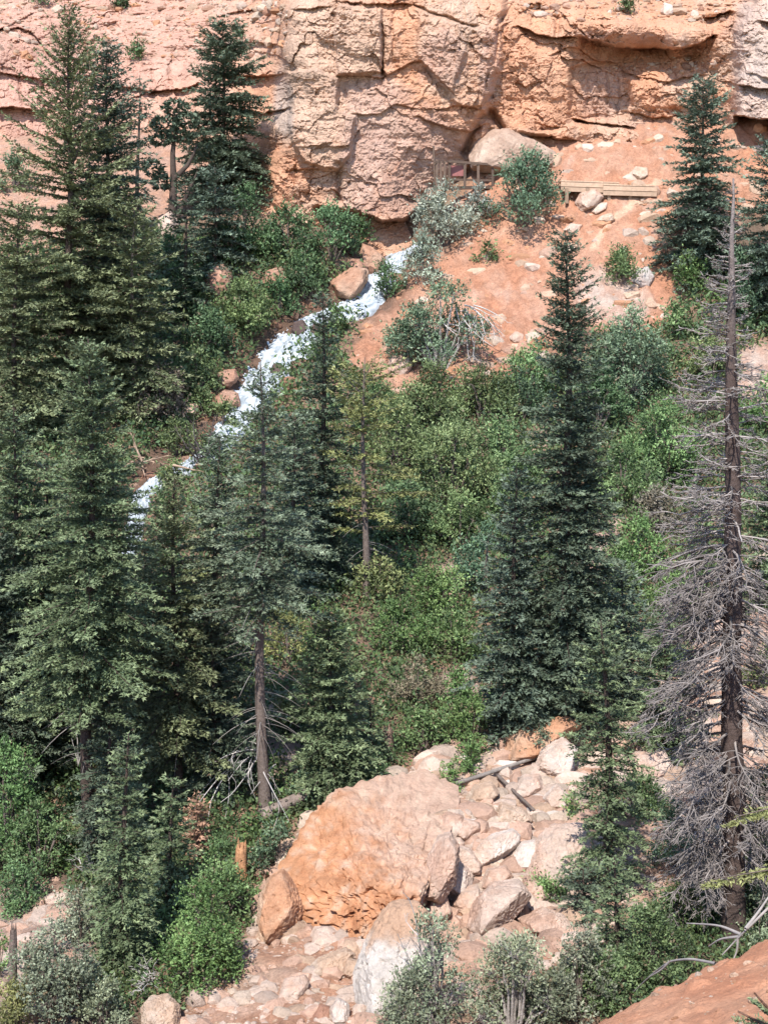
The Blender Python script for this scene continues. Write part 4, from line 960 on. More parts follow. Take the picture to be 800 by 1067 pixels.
SHRUBS = [
 # below the cliff
 ('pale silvery flowering bush below the lookout railing', 462, 256, 38, 64, 'silver', dict(lobes=9)),
 ('lower silvery bush beside the spring', 440, 300, 28, 52, 'silver', dict(lobes=7)),
 ('small silvery bush right under the railing corner', 500, 228, 18, 34, 'silver', dict(lobes=5)),
 ('fresh green bush right of the lookout railing', 548, 234, 54, 62, 'teal', dict(lobes=10)),
 ('deep green bush at the spring, between the silvery bush and the water', 405, 312, 20, 38, 'deep', dict(lobes=6)),
 ('round dark bush with grey bare stems in the middle of the slope', 458, 386, 60, 92, 'teal', dict(lobes=12, stems=1.2, stemc='silver')),
 ('tiny bush on the scree below the lookout', 508, 278, 13, 24, 'mid', dict(lobes=4)),
 ('bush close under the cliff at the left of the spring', 345, 272, 34, 62, 'deep', dict(lobes=10)),
 ('leafy green bush at the foot of the buttress', 300, 268, 36, 52, 'deep', dict(lobes=10)),
 ('wide dark bush behind the dull pink rock', 255, 270, 36, 66, 'deep', dict(lobes=10)),
 ('bush on the bank above the cascade', 320, 312, 30, 40, 'deep', dict(lobes=8)),
 ('bright leaved bush left of the cascade top', 255, 345, 40, 52, 'mid', dict(lobes=10)),
 ('dark bush in front of the cascade left bank', 215, 372, 36, 46, 'deep', dict(lobes=9)),
 ('grey green bush above the dark red bank rock', 205, 408, 34, 40, 'olive', dict(lobes=8)),
 ('brushy bush with brown twigs beside the stream end', 170, 440, 34, 52, 'brown', dict(lobes=8, stems=1.4)),
 ('teal bush under the broad ledge fir', 258, 188, 22, 32, 'teal', dict(lobes=6)),
 ('small bush on the left edge of the cascade by the pinkish rock', 214, 436, 18, 26, 'olive', dict(lobes=5)),
 ('bright bush on the right bank of the cascade', 352, 350, 18, 28, 'mid', dict(lobes=6)),
 ('dark bush between the rusty rock and the slim fir', 180, 330, 36, 56, 'deep', dict(lobes=9)),
 ('shady bush under the overhang beside the spring', 372, 258, 20, 26, 'deep', dict(lobes=6)),
 ('mid green bush filling the gap between the central thicket and the tall middle fir', 530, 560, 40, 60, 'mid', dict(lobes=9)),
 ('green bush at the foot of the orange scree beside the pale stone', 560, 410, 40, 54, 'mid', dict(lobes=9)),
 ('deep green bush between the thin yellowish pine and the slender fir', 395, 450, 34, 50, 'mid', dict(lobes=8)),
 ('mid green shrub in the right thicket below the brownish twiggy bush', 640, 610, 34, 44, 'mid', dict(lobes=8)),
 ('bright green shrub right of the twiggy brown bush', 480, 740, 26, 36, 'bright', dict(lobes=6)),
 ('dark bush on the brown bank above the steepest white water', 292, 330, 26, 36, 'deep', dict(lobes=7)),
 ('small olive bush on the brown bank left of the lower cascade', 232, 448, 18, 24, 'olive', dict(lobes=5)),
 ('grey green bush leaning over the lower stream', 218, 476, 18, 26, 'teal', dict(lobes=6, stems=1.2)),
 ('thin olive bush at the right bank of the lower stream', 180, 508, 18, 26, 'olive', dict(lobes=5, stems=1.2)),
 ('dry bush in the shade right of the long bare silver brown trunk', 292, 762, 24, 40, 'yellow', dict(lobes=7, stems=1.2)),
 ('low green bush on the bank between the stream and the big full fir', 185, 472, 30, 34, 'olive', dict(lobes=7)),
 ('bush on the steep bank left of the squared stream boulder', 318, 296, 24, 30, 'deep', dict(lobes=7)),
 ('wide bush spreading over the left slope under the leaning pine', 165, 290, 40, 46, 'deep', dict(lobes=9)),
 ('grey green bush under the red terrace beside the slim small fir', 120, 236, 34, 40, 'teal', dict(lobes=8)),
 ('pale bush among the boulders on the left slope', 30, 330, 40, 56, 'olive', dict(lobes=9)),
 ('bush at the left edge under the red terrace', 14, 200, 22, 36, 'teal', dict(lobes=6)),
 # scree and right
 ('green bush on the scree beside the grey stone', 645, 298, 22, 30, 'mid', dict(lobes=6)),
 ('small bush above the scree green bush', 648, 276, 11, 16, 'mid', dict(lobes=4)),
 ('bright bush below the pointed slope fir', 718, 305, 24, 36, 'bright', dict(lobes=6)),
 ('green bush right of the scree above the oak thicket', 700, 352, 26, 36, 'mid', dict(lobes=6)),
 ('grey green bush behind the dead tree top', 778, 330, 34, 60, 'teal', dict(lobes=8)),
 ('yellow green bush by the upper dead trunk', 742, 400, 32, 44, 'olive', dict(lobes=8)),
 ('bright shrub at the right edge behind the trunk', 795, 450, 30, 50, 'bright', dict(lobes=7)),
 ('large grey green oak bush right of the tall middle fir', 655, 420, 56, 92, 'teal', dict(lobes=13, stems=.8)),
 ('oak bush behind the right shoulder of the tall middle fir', 620, 450, 40, 64, 'deep', dict(lobes=9)),
 ('broad green oak bush left of the dead tree', 690, 500, 52, 84, 'mid', dict(lobes=12)),
 ('mid green bush between the oak bushes', 650, 530, 48, 66, 'mid', dict(lobes=11)),
 ('brownish twiggy bush in the right thicket', 680, 560, 38, 46, 'brown', dict(lobes=8, stems=1.3)),
 ('bright maple bush in the right thicket', 665, 600, 42, 56, 'bright', dict(lobes=9)),
 ('fresh green maple bush left of the dead tree crown', 700, 640, 34, 50, 'bright', dict(lobes=8)),
 ('bushy maple below the grey green fir', 690, 700, 32, 46, 'mid', dict(lobes=7)),
 ('shrub at the right edge beside the lower trunk', 798, 720, 26, 44, 'olive', dict(lobes=6)),
 # central thicket
 ('olive bush at the top of the central thicket', 450, 440, 44, 54, 'olive', dict(lobes=10)),
 ('olive green bush beside the round stemmed bush', 505, 440, 42, 56, 'olive', dict(lobes=10)),
 ('dark bush left of the tall middle fir', 540, 440, 34, 62, 'teal', dict(lobes=8)),
 ('large olive oak in the heart of the central thicket', 470, 530, 62, 92, 'olive', dict(lobes=14)),
 ('green oak in the right of the central thicket', 520, 510, 46, 74, 'mid', dict(lobes=11)),
 ('dull olive bush behind the thin yellowish pine', 415, 490, 46, 70, 'olive', dict(lobes=10)),
 ('low dark bush at the foot of the central thicket', 425, 560, 44, 52, 'deep', dict(lobes=9)),
 ('mid green bush under the large olive oak', 480, 570, 46, 54, 'mid', dict(lobes=10)),
 ('greyish bush left of the twin firs', 505, 620, 38, 70, 'teal', dict(lobes=9)),
 ('olive bush in the shadow under the central thicket', 395, 625, 34, 46, 'olive', dict(lobes=7)),
 ('bright maple in the middle of the lower slope', 455, 645, 40, 52, 'bright', dict(lobes=9)),
 ('bright maple left of the pale outcrop', 420, 680, 38, 56, 'bright', dict(lobes=9)),
 ('fresh green maple below the pale outcrop', 470, 690, 38, 52, 'bright', dict(lobes=9)),
 ('twiggy brown bush in the lower slope', 435, 735, 36, 52, 'brown', dict(lobes=8, stems=1.4)),
 ('mid green bush right of the tiny fir', 440, 780, 34, 44, 'mid', dict(lobes=8)),
 ('bright bush behind the rock pile', 490, 780, 34, 52, 'bright', dict(lobes=8)),
 ('leafy sprig growing on top of the huge boulder', 468, 822, 15, 24, 'bright', dict(lobes=4)),
 ('small green bush at the back of the rock pile', 490, 806, 20, 28, 'bright', dict(lobes=5)),
 ('dark bush at the foot of the cone shaped fir', 370, 820, 34, 46, 'deep', dict(lobes=8)),
 ('teal bush in front of the cone shaped fir', 330, 838, 30, 36, 'teal', dict(lobes=7)),
 ('yellow bush beside the bare silver brown trunk', 300, 690, 30, 50, 'yellow', dict(lobes=6, dens=.6, stems=1)),
 ('yellow bush between the olive fir and the layered fir', 215, 650, 26, 60, 'yellow', dict(lobes=6, dens=.7)),
 ('sunlit maple under the big full fir', 130, 700, 26, 60, 'olive', dict(lobes=7)),
 ('dry yellowish bush on the pale slope behind the bare trunk', 310, 770, 26, 40, 'yellow', dict(lobes=6, dens=.5, stems=1.2)),
 # lower left
 ('bright leafy shrub at the left edge, tallest there', 8, 905, 48, 120, 'bright', dict(lobes=12)),
 ('green shrub beside the bare fir trunk at left', 42, 915, 36, 84, 'mid', dict(lobes=11)),
 ('dark low shrub in the shade at the left edge', 15, 950, 36, 50, 'deep', dict(lobes=8)),
 ('large bright shrub right of the young rounded fir', 208, 1020, 52, 84, 'bright', dict(lobes=14)),
 ('shrub with fine grey green leaves left of the orange stump', 228, 960, 42, 92, 'mid', dict(lobes=10)),
 ('grey bush in the shade beside the fallen log', 292, 905, 30, 46, 'teal', dict(lobes=7, dens=.7, stems=1.3)),
 ('pale sage bush left of the young rounded fir', 84, 985, 28, 56, 'sage', dict(lobes=8)),
 ('wide pale sage bush at the bottom left', 60, 1066, 56, 110, 'sage', dict(lobes=12, dens=.8, stems=1)),
 ('yellow green bush in the bottom left corner', 20, 1075, 34, 54, 'yellow', dict(lobes=7)),
 ('sage bush between the bottom left bushes', 108, 1076, 28, 48, 'sage', dict(lobes=8)),
 ('bright sprig at the left edge above the bottom corner', 0, 1020, 16, 50, 'bright', dict(lobes=4)),
 # lower right
 ('tall thin sage bush in front of the white boulder', 455, 1075, 42, 130, 'sage', dict(lobes=10, dens=.45, stems=1.6, stemc='silver')),
 ('sage bush with green leaves at the bottom middle', 430, 1085, 52, 76, 'sage', dict(lobes=11, dens=.8, stems=1.2, stemc='silver')),
 ('wide sage bush at the bottom centre right', 535, 1080, 62, 92, 'sage', dict(lobes=13, dens=.7, stems=1.3, stemc='silver')),
 ('grey green sage left of the red dirt bank', 600, 1060, 44, 84, 'sage', dict(lobes=10, dens=.8, stems=1)),
 ('green shrub hugging the edge of the red dirt bank', 680, 1030, 48, 84, 'mid', dict(lobes=11)),
 ('fresh green shrub left of the dead tree foot', 705, 985, 40, 60, 'mid', dict(lobes=9)),
 ('dense green shrub below the small rock pile fir', 630, 1050, 40, 52, 'mid', dict(lobes=9)),
 ('green sprig under the broad orange and white boulder', 568, 940, 26, 22, 'bright', dict(lobes=5)),
 ('small green plant by the bright white stone', 595, 856, 14, 22, 'bright', dict(lobes=4)),
 ('pale bush behind the foot of the dead tree', 790, 985, 34, 60, 'sage', dict(lobes=8)),
 ('green bush right of the thin fir in the rubble', 660, 855, 36, 46, 'mid', dict(lobes=8)),
 ('grey green bush behind the dead branches low on the trunk', 700, 900, 36, 60, 'teal', dict(lobes=8)),
]
for n_, (lab, px, yb, hw, hp, leaf, kw) in enumerate(SHRUBS):
    shrub(lab, px, yb, hw, hp, leaf, 100 + n_, **kw)
for n_, (lab, u, v, hw, hp) in enumerate([('dark juniper on the slope above the red terrace', 145, 60, 11, 12), ('round juniper at the top edge of the upper left slope', 44, 4, 12, 14), ('small tuft on the slope above the rock roof', 652, 11, 6, 8),
                                          ('tiny juniper high on the upper left slope', 128, 8, 6, 8), ('bush tucked into the terrace left of the buttress', 252, 46, 8, 10)]):
    shrub(lab, u, v, hw, hp, 'deep' if n_ != 2 else 'olive', 300 + n_, 'juniper', 'juniper', P=cliff_pt(u, v) + [0, -.3, 0], lobes=4)

# undergrowth: low leaves between the shrubs
rg = np.random.default_rng(77)
ux = rg.uniform(-60, 860, 27000); uy = rg.uniform(225, 1060, 27000)
nn = fbm(p3(ux * .02, uy * .02, 5), 3)
open_ = (poly_sd(ux, uy, SCREE) > -6 + 10 * nn) | (poly_sd(ux, uy, TALUS) > -4 + 12 * nn) | (poly_sd(ux, uy, LEFTB) > 0)
stm = seg_dist(ux, uy, [tuple(p[:2]) for p in ST]) < 19
pale = np.zeros(len(ux), bool)
for (bx_, by_, br_) in ((470, 606, 18), (478, 720, 22), (620, 585, 26), (300, 790, 12), (625, 310, 26), (790, 390, 30), (775, 650, 45), (655, 320, 22)):
    pale |= np.hypot(ux - bx_, uy - by_) < br_
ok = ~open_ & ~stm & ~pale & (uy > np.interp(ux, [0, 280, 400, 800], [260, 250, 300, 300]))
ux, uy, nn = ux[ok], uy[ok], nn[ok]
P = hit(ux, uy); n = len(P); m = np.linalg.norm(P, axis=1) / F
mm = 14
c = np.repeat(P, mm, 0) + rg.normal(0, 1, (n * mm, 3)) * np.repeat(m * 6, mm)[:, None]; c[:, 2] = np.repeat(P[:, 2], mm) + np.abs(rg.normal(0, 10, n * mm)) * np.repeat(m, mm)
sz = np.repeat(m * 3.0, mm) * rg.uniform(.5, 1.1, n * mm)
a = unit(rg.normal(size=c.shape) + [0, 0, .6]); b = unit(np.cross(a, rg.normal(size=c.shape)))
pal = np.array([np.add(LEAF[k][0], LEAF[k][1]) * .38 for k in ('mid', 'deep', 'olive', 'mid', 'deep', 'bright')])
pc = pal[np.clip(((nn * .8 + .5 + rg.normal(0, .2, n)) * 6).astype(int), 0, 5)]
cl = np.repeat(pc, mm, 0) * rg.uniform(.6, 1.4, (n * mm, 1))
V, q, _, cl = cards(c, a * sz[:, None], b * (sz * .5)[:, None], cl)
o = structure('undergrowth', mesh('undergrowth', V, q, None, cl), M_LEAF, 'stuff'); tag(o, 'low mixed green undergrowth between the trees', None)

# ------------------------------------------------------------------ dead wood
def limbs(start, dirs, L, seed, gens=((7, .45), (3, .4)), droop=.5, curl=.25, r=.03, sides=4, wob=.10, k=7, tmin=.002):
    """bare branches with side twigs"""
    rg = np.random.default_rng(seed)
    out = []
    s = np.linspace(0, 1, k)
    P0_, D0, L0, R0 = np.asarray(start, float), unit(np.asarray(dirs, float)), np.asarray(L, float), np.full(len(L), r) * (np.asarray(L) / np.max(L)) ** .6
    for g in range(len(gens) + 1):
        n = len(P0_)
        side = unit(np.cross(D0, [0, 0, 1.0]))
        ph = rg.uniform(-1, 1, n)
        pts = P0_[:, None] + D0[:, None] * (s[None, :, None] * L0[:, None, None])
        pts[..., 2] += (-droop * s ** 2 + curl * s ** 4)[None] * L0[:, None] * rg.uniform(.5, 1.3, (n, 1))
        pts += side[:, None] * (ph[:, None] * wob * 2 * np.sin(s * 2.6)[None] * L0[:, None])[..., None]
        pts += np.cumsum(rg.normal(0, wob * .35, pts.shape), 1) * L0[:, None, None] * s[None, :, None] * .5
        out.append(tubes(pts, R0[:, None] * (1 - .82 * s)[None] + tmin, sides if g == 0 else 3))
        if g == len(gens): break
        m, f = gens[g]
        i = np.repeat(np.arange(n), m); tt = rg.uniform(.18, 1.0, n * m); kk = np.clip((tt * (k - 1)).astype(int), 0, k - 2); fr = tt * (k - 1) - kk
        P1 = pts[i, kk] * (1 - fr)[:, None] + pts[i, kk + 1] * fr[:, None]
        T1 = unit(pts[i, kk + 1] - pts[i, kk])
        sd_ = unit(np.cross(T1, [0, 0, 1.0])) * rg.choice([-1, 1], n * m)[:, None]
        D1 = unit(T1 * .7 + sd_ * rg.uniform(.4, 1.0, (n * m, 1)) + rg.normal(0, .28, (n * m, 3)))
        L1 = L0[i] * f * rg.uniform(.4, 1.1, n * m) * (1.15 - .6 * tt); R1 = R0[i] * .5 * (1 - .5 * tt)
        P0_, D0, L0, R0 = P1, D1, L1, R1
    return out

def wood(name, label, cat, loc, parts, colr, part='branch', mat=None):
    V, q, _, c = join([(a, b, None, np.array(colr)) for a, b in parts])
    rgc = np.random.default_rng(len(V)); c = c * np.repeat(rgc.uniform(.7, 1.25, len(V) // 3 + 1), 3)[:len(V), None]
    o = link(name, mesh(name, V, q, None, c, True), mat or M_DEAD, loc=loc)
    return tag(o, label, cat)

# the dead spruce on the right
P = hit(763, 982); m = np.linalg.norm(P) / F
top = unproj(762, 186, P[1]); H = top[2] - P[2]
t = thing('dead_tree', 'tall dead grey spruce with tangled bare branches at the right', 'dead tree', P)
zt = np.linspace(-.5, H, 40)
rad = np.interp(zt, [-.5, 0, .6, H * .3, H * .7, H], [.30, .24, .205, .18, .115, .015])
nse = fbm(p3(zt * .9, zt * 0, 3), 2)
pts = np.stack([.05 * nse + .02 * np.sin(zt) + (top[0] - P[0]) * zt / H, .04 * np.cos(zt * .8), zt], -1)
th = np.arange(20) * 2 * np.pi / 20
rr = rad[:, None] * (1 + .10 * fbm(p3(np.cos(th)[None] * 3 + 0 * zt[:, None], np.sin(th)[None] * 3 + 0 * zt[:, None], zt[:, None] * .9), 3))
V = np.stack([pts[:, 0, None] + rr * np.cos(th), pts[:, 1, None] + rr * np.sin(th), np.broadcast_to(zt[:, None], rr.shape)], -1)
ii = np.arange(40 * 20).reshape(40, 20); ii = np.c_[ii, ii[:, :1]]
bc = lerp(np.array([.092, .066, .056]), np.array([.24, .20, .18]), sstep(.78, .97, V[..., 2] / H + .12 * fbm(V * [3, 3, 1.2], 3)))
bc = bc * (1 + .45 * fbm(V * [9, 9, 2.2], 3))[..., None]
link('trunk', mesh('trunk', V.reshape(-1, 3), gridq(ii), None, bc.reshape(-1, 3), True), M_BARK, t)
rg = np.random.default_rng(91)
nbr = 330
hb = H * np.clip(rg.beta(1.25, 1.2, nbr) * .93 + .07, .07, .98); fr = hb / H
az = np.where(rg.random(nbr) < .66, rg.normal(math.pi * 1.06, .75, nbr), rg.uniform(-1.2, 1.4, nbr))
left = np.cos(az) < 0
Lb = np.where(left, 1.0, .78) * np.interp(fr, [.05, .25, .45, .62, .78, .9, 1], [1.1, 1.55, 1.45, 1.15, .75, .42, .1]) * .9 * rg.uniform(.55, 1.15, nbr)
st_ = np.stack([np.interp(hb, zt, pts[:, 0]) + .6 * np.interp(hb, zt, rad) * np.cos(az), np.interp(hb, zt, pts[:, 1]) + .6 * np.interp(hb, zt, rad) * np.sin(az), hb], -1)
dr = np.stack([np.cos(az), np.sin(az), np.interp(fr, [0, .5, .8, 1], [-.30, -.12, .15, .6]) + rg.normal(0, .15, nbr)], -1)
low = fr < .55
la = limbs(st_[low], dr[low], Lb[low], 5, ((14, .5), (7, .42)), .48, .24, .028, 4, .15, tmin=.0034)
lb_ = limbs(st_[~low], dr[~low], Lb[~low], 6, ((11, .48), (4, .42)), .34, .30, .017, 4, .20, tmin=.004)
V, q, _, c = join([(a, b, None, np.array([.215, .185, .165])) for a, b in la] + [(a, b, None, np.array([.255, .222, .198])) for a, b in lb_])
rgc = np.random.default_rng(1); c = c * np.repeat(rgc.uniform(.55, 1.5, len(V) // 21 + 1), 21)[:len(V), None]
link('crown', mesh('crown', V, q, None, c, True), M_DEAD, t)

SILV = (.46, .42, .385)
P = hit(255, 835)
wood('dead_branch', 'spray of drooping white dead branches hanging before the bare trunk', 'branch', P, limbs(np.array([(.25, 0, 1.15), (.15, -.1, 1.0), (.1, .1, 1.3), (.3, -.1, .9), (.2, 0, 1.2)] * 3) + np.random.default_rng(3).normal(0, .12, (15, 3)),
     np.array([(-1, -.4, .25), (-.8, -.6, -.1), (-1, .2, .45), (-.5, -.7, -.2), (.7, -.5, .1)] * 3) + np.random.default_rng(4).normal(0, .3, (15, 3)), np.random.default_rng(5).uniform(.7, 1.5, 15), 7, ((3, .5),), .85, .1, .022, 4, .14), SILV)
P = hit(150, 1030)
wood('dead_branch', 'small grey dead bush lying below the young rounded fir', 'branch', P, limbs(np.random.default_rng(6).normal(0, .06, (14, 3)) + [.1, 0, .1], np.random.default_rng(8).normal(0, .7, (14, 3)) + [0, -.2, .7], np.random.default_rng(5).uniform(.35, .8, 14), 9, ((5, .5), (2, .5)), .25, .1, .012, 4, .15), SILV)
P = hit(95, 915)
wood('dead_branch', 'pale dead twigs leaning at the foot of the big full fir', 'branch', P, limbs(np.zeros((9, 3)) + [0, 0, .1], np.random.default_rng(18).normal(0, .6, (9, 3)) + [-.1, -.2, .8], np.random.default_rng(5).uniform(.35, .8, 9), 10, ((4, .5),), .2, .1, .012, 4, .15), SILV)
P = hit(90, 800)
wood('dead_branch', 'white forked dead stem standing against the big fir trunk', 'branch', P + [0, -.8, .3], limbs(np.zeros((4, 3)), np.array([(0, 0, 1.), (.25, -.1, .9), (-.2, 0, .8), (.1, 0, 1)]), np.array([1.2, .8, .7, 1.0]), 11, ((5, .35),), .1, .0, .018, 4, .10), SILV)
P = hit(478, 372)
wood('dead_branch', 'fan of bare grey stems drooping out of the round dark bush', 'branch', P, limbs(np.random.default_rng(16).normal(0, .5, (26, 3)) * [1, .4, .5] + [.1, -.9, 1.9], np.random.default_rng(28).normal(0, .35, (26, 3)) + [.35, -.5, -.5], np.random.default_rng(5).uniform(.9, 2.1, 26), 12, ((3, .4),), .25, .1, .035, 4, .10), SILV)
P = hit(455, 1060)
wood('dead_branch', 'forked white dead sapling stem in front of the white boulder', 'branch', P, limbs(np.zeros((5, 3)), np.array([(-.25, 0, 1.), (-.35, 0, .8), (.1, 0, .9), (-.6, 0, .6), (.5, 0, .7)]), np.array([2.1, 1.6, 1.1, .9, .9]), 13, ((7, .32), (2, .4)), .05, .0, .020, 4, .06), SILV)
# drift wood where the stream runs under the trees
P = hit(155, 496)
wood('driftwood', 'tangle of splintered orange driftwood in the stream end', 'driftwood', P, limbs(np.random.default_rng(3).normal(0, .35, (16, 3)) * [1.6, 1, .3] + [0, -.4, .5], np.random.default_rng(23).normal(0, .6, (16, 3)) * [1, 1, .3] + [.3, 0, -.1], np.random.default_rng(5).uniform(.5, 1.3, 16), 14, ((5, .45),), .15, .05, .05, 5, .09), (.38, .26, .18))
P = hit(212, 488)
wood('dead_branch', 'dark leafless dead bush over the stream end', 'branch', P, limbs(np.random.default_rng(6).normal(0, .2, (16, 3)) + [.1, -.5, .1], np.random.default_rng(38).normal(0, .6, (16, 3)) + [0, -.2, .9], np.random.default_rng(5).uniform(1.0, 2.0, 16), 15, ((6, .5), (2, .5)), .15, .1, .03, 4, .12), (.10, .08, .075))
# white curved limbs along the bank
def curve_tube(pxs, Ys, r0, r1, n=24, sides=8):
    pxs = np.array(pxs, float); Ys = np.array(Ys, float)
    P_ = unproj(pxs[:, 0], pxs[:, 1], Ys); tt = np.linspace(0, len(P_) - 1, n); kx = np.arange(len(P_))
    C_ = np.stack([np.interp(tt, kx, P_[:, i]) for i in range(3)], -1)
    for _ in range(3): C_[1:-1] = (C_[:-2] + 2 * C_[1:-1] + C_[2:]) / 4
    return C_, np.linspace(r0, r1, n)
def limb(name, label, cat, curves, colr, mat=M_DEAD, sides=8):
    o0 = curves[0][0][0].copy(); parts = [tubes((C_ - o0)[None], R_[None], sides) for C_, R_ in curves]
    V, q, _, c = join([(a, b, None, np.array(colr)) for a, b in parts])
    n_ = fbm(V * 5, 3); c = c * (1 + .35 * n_)[:, None]
    return tag(link(name, mesh(name, V, q, None, c, True), mat, loc=o0), label, cat)
limb('fallen_branch', 'white curved dead branch arching over the edge of the red dirt bank', 'branch', [curve_tube([(745, 1004), (720, 999), (698, 1001), (680, 1014), (660, 1033)], [10.2, 10.6, 11, 11.5, 12], .012, .004), curve_tube([(698, 1001), (690, 1010), (676, 1018)], [11, 11.1, 11.3], .012, .004, 10)], (.33, .29, .26))
limb('fallen_branch', 'forked pale dead branch lying where the red bank meets the dead trunk', 'branch', [curve_tube([(800, 946), (780, 966), (768, 978), (752, 995)], [11.6, 11.6, 11.7, 11.8], .013, .006), curve_tube([(772, 974), (750, 964), (715, 962)], [11.7, 12, 12.6], .016, .005, 12), curve_tube([(770, 976), (750, 978), (738, 986)], [11.7, 11.9, 12.1], .014, .005, 12),
     curve_tube([(776, 968), (790, 950), (800, 935)], [11.6, 11.8, 12], .016, .008, 12), curve_tube([(768, 978), (768, 990), (764, 999)], [11.7, 11.7, 11.7], .012, .006, 8)], (.33, .29, .26))
# logs, poles, stumps
Pa, Pb = hit(272, 858), hit(343, 834)
def log(name, label, cat, A, B, r, colr, up=.1, mat=M_BARK):
    n = 24; s_ = np.linspace(0, 1, n); C_ = A + (B - A) * s_[:, None] + [0, 0, up]; o0 = C_[0].copy()
    R_ = r * (1 - .25 * s_) * (1 + .06 * fbm(p3(s_ * 7, s_ * 0, 3), 2))
    V, q = tubes((C_ - o0)[None], R_[None], 14)
    q = list(map(tuple, q)); nv = len(V); V = np.r_[V, [C_[0] - o0, C_[-1] - o0]]
    T = [(nv, (k_ + 1) % 14, k_) for k_ in range(14)] + [(nv + 1, nv - 14 + k_, nv - 14 + (k_ + 1) % 14) for k_ in range(14)]
    c = np.broadcast_to(colr, V.shape) * (1 + .4 * fbm(V * [4, 4, 9], 3))[:, None]
    return tag(link(name, mesh(name, V, q, T, c, True), mat, loc=o0), label, cat)
log('fallen_log', 'grey weathered fallen log behind the huge leaning boulder', 'log', Pa + [0, 0, .05], Pb + [0, 0, .25], .15, (.235, .185, .155), .12)
Pa, Pb = hit(425, 842), hit(562, 796)
o = log('fallen_log', 'long thin grey pole lying across the upper rubble', 'log', Pa, Pb, .055, (.22, .19, .165), .18)
Pc, Pd = hit(518, 816), hit(556, 852)
log('fallen_log', 'short broken pole crossing below the long thin grey pole', 'log', Pc, Pd, .045, (.16, .125, .105), .16)
def stump(name, label, px, yb, yt, wpx, colr, seed, lean=0.0):
    P_ = hit(px, yb); m_ = np.linalg.norm(P_) / F; h = (yb - yt) * m_; r = wpx * m_ / 2
    z = np.linspace(-.15, 1, 14); th_ = np.arange(16) * 2 * np.pi / 16
    R_ = r * (1 + .5 * np.exp(-np.maximum(z, 0) * 7))[:, None] * (1 + .18 * fbm(p3(np.cos(th_)[None] * 2 + seed + 0 * z[:, None], np.sin(th_)[None] * 2 + 0 * z[:, None], z[:, None]), 3))
    top_ = h * (1 - .35 * np.clip(.5 + fbm(p3(np.cos(th_) * 2, np.sin(th_) * 2, seed), 2), 0, 1))
    Z = np.where(z[:, None] > 0, z[:, None] * top_[None], z[:, None] * .8)
    R_ = R_ * np.interp(z, [0, .8, 1], [1, .85, .62])[:, None]
    V = np.stack([R_ * np.cos(th_) + lean * Z, R_ * np.sin(th_) + 0 * Z, Z], -1); ii = np.arange(14 * 16).reshape(14, 16); ii = np.c_[ii, ii[:, :1]]
    V = V.reshape(-1, 3); nv = len(V); V = np.r_[V, [[lean * h * .7, 0, h * .62]]]
    T = [(nv, nv - 16 + k_, nv - 16 + (k_ + 1) % 16) for k_ in range(16)]
    c = np.array(colr) * (1 + .5 * fbm(V * [14, 14, 3], 3))[:, None]
    return tag(link(name, mesh(name, V, gridq(ii), T, c), M_BARK, loc=P_), label, 'stump')
stump('tree_stump', 'tall splintered orange stump above the rounded shaded boulder', 250, 918, 868, 13, (.48, .25, .13), 3, .06)
stump('tree_stump', 'short brown broken stump behind the top of the rock pile', 404, 790, 752, 12, (.24, .16, .12), 5)
stump('tree_stump', 'grey brown split snag at the left bottom edge', 13, 1055, 955, 9, (.17, .13, .11), 7, .05)
P = hit(208, 895)
t = thing('dead_sapling', 'rust brown dead sapling beside the small neat fir', 'dead tree', P)
(V, q, T, c), (lv, lq, _, lc) = conifer_mesh(1.25, .22, .05, 55, 'olive', 'brown', c0=.05, prof=.4, ws=2.4, nb=7, ragged=.3)
lc = np.array([.34, .20, .13]) * (lc.mean(1) / lc.mean())[:, None]
link('trunk', mesh('trunk', V, q, T, c, True), M_BARK, t); link('crown', mesh('crown', lv, lq, None, lc), M_NEEDLE, t)

# ------------------------------------------------------------------ near fir whose boughs reach in from the right, and the twig tips at the bottom right
def near_bough(base, tip, seed, fol, width, es, parts_out):
    rg = np.random.default_rng(seed)
    base, tip = np.array(base), np.array(tip); L_ = np.linalg.norm(tip - base); d = (tip - base) / L_; sd_ = unit(np.cross(d, [0, 0, 1.0]))
    n = int(L_ / (es * .35)); s_ = rg.random(n); sg = rg.choice([-1, 1], n); lt = width * (1 - s_) ** .6 * rg.uniform(.5, 1.1, n) + es
    o_ = base + d * (s_ * L_)[:, None] + [0, 0, -.06] * (s_ ** 2)[:, None]
    td = unit(d + sd_ * (sg * .9)[:, None] + rg.normal(0, .15, (n, 3)))
    ne = np.maximum(1, (lt / (es * .5)).astype(int)); j, k_ = expand(ne); frr = (k_ + rg.random(len(j))) / ne[j]
    c = o_[j] + td[j] * (frr * lt[j])[:, None] + rg.normal(0, .15 * es, (len(j), 3))
    a_ = unit(td[j] + rg.normal(0, .6, c.shape)); b_ = unit(np.cross(a_, [0, 0, 1.0] + rg.normal(0, .6, c.shape)))
    cl_ = lerp(np.array(FOL[fol][0]), np.array(FOL[fol][1]), np.clip(frr * .8 + rg.normal(0, .2, len(j)), 0, 1)) * rg.uniform(.7, 1.3, (len(j), 1))
    sz_ = es * rg.uniform(.7, 1.2, len(j)); parts_out[1].append(cards(c, a_ * sz_[:, None], b_ * (sz_ * .30)[:, None], cl_))
    s5 = np.linspace(0, .95, 6); parts_out[0].append(tubes((base + d * (s5 * L_)[:, None])[None], (.012 * (1 - .8 * s5) + .002)[None], 5))
P = unproj(985, 1000, 13.0); P[2] = gz(P[0], P[1])
t = thing('fir_tree', 'near fir reaching in from the right edge with yellow green bough tips', 'fir', P)
po = ([], [])
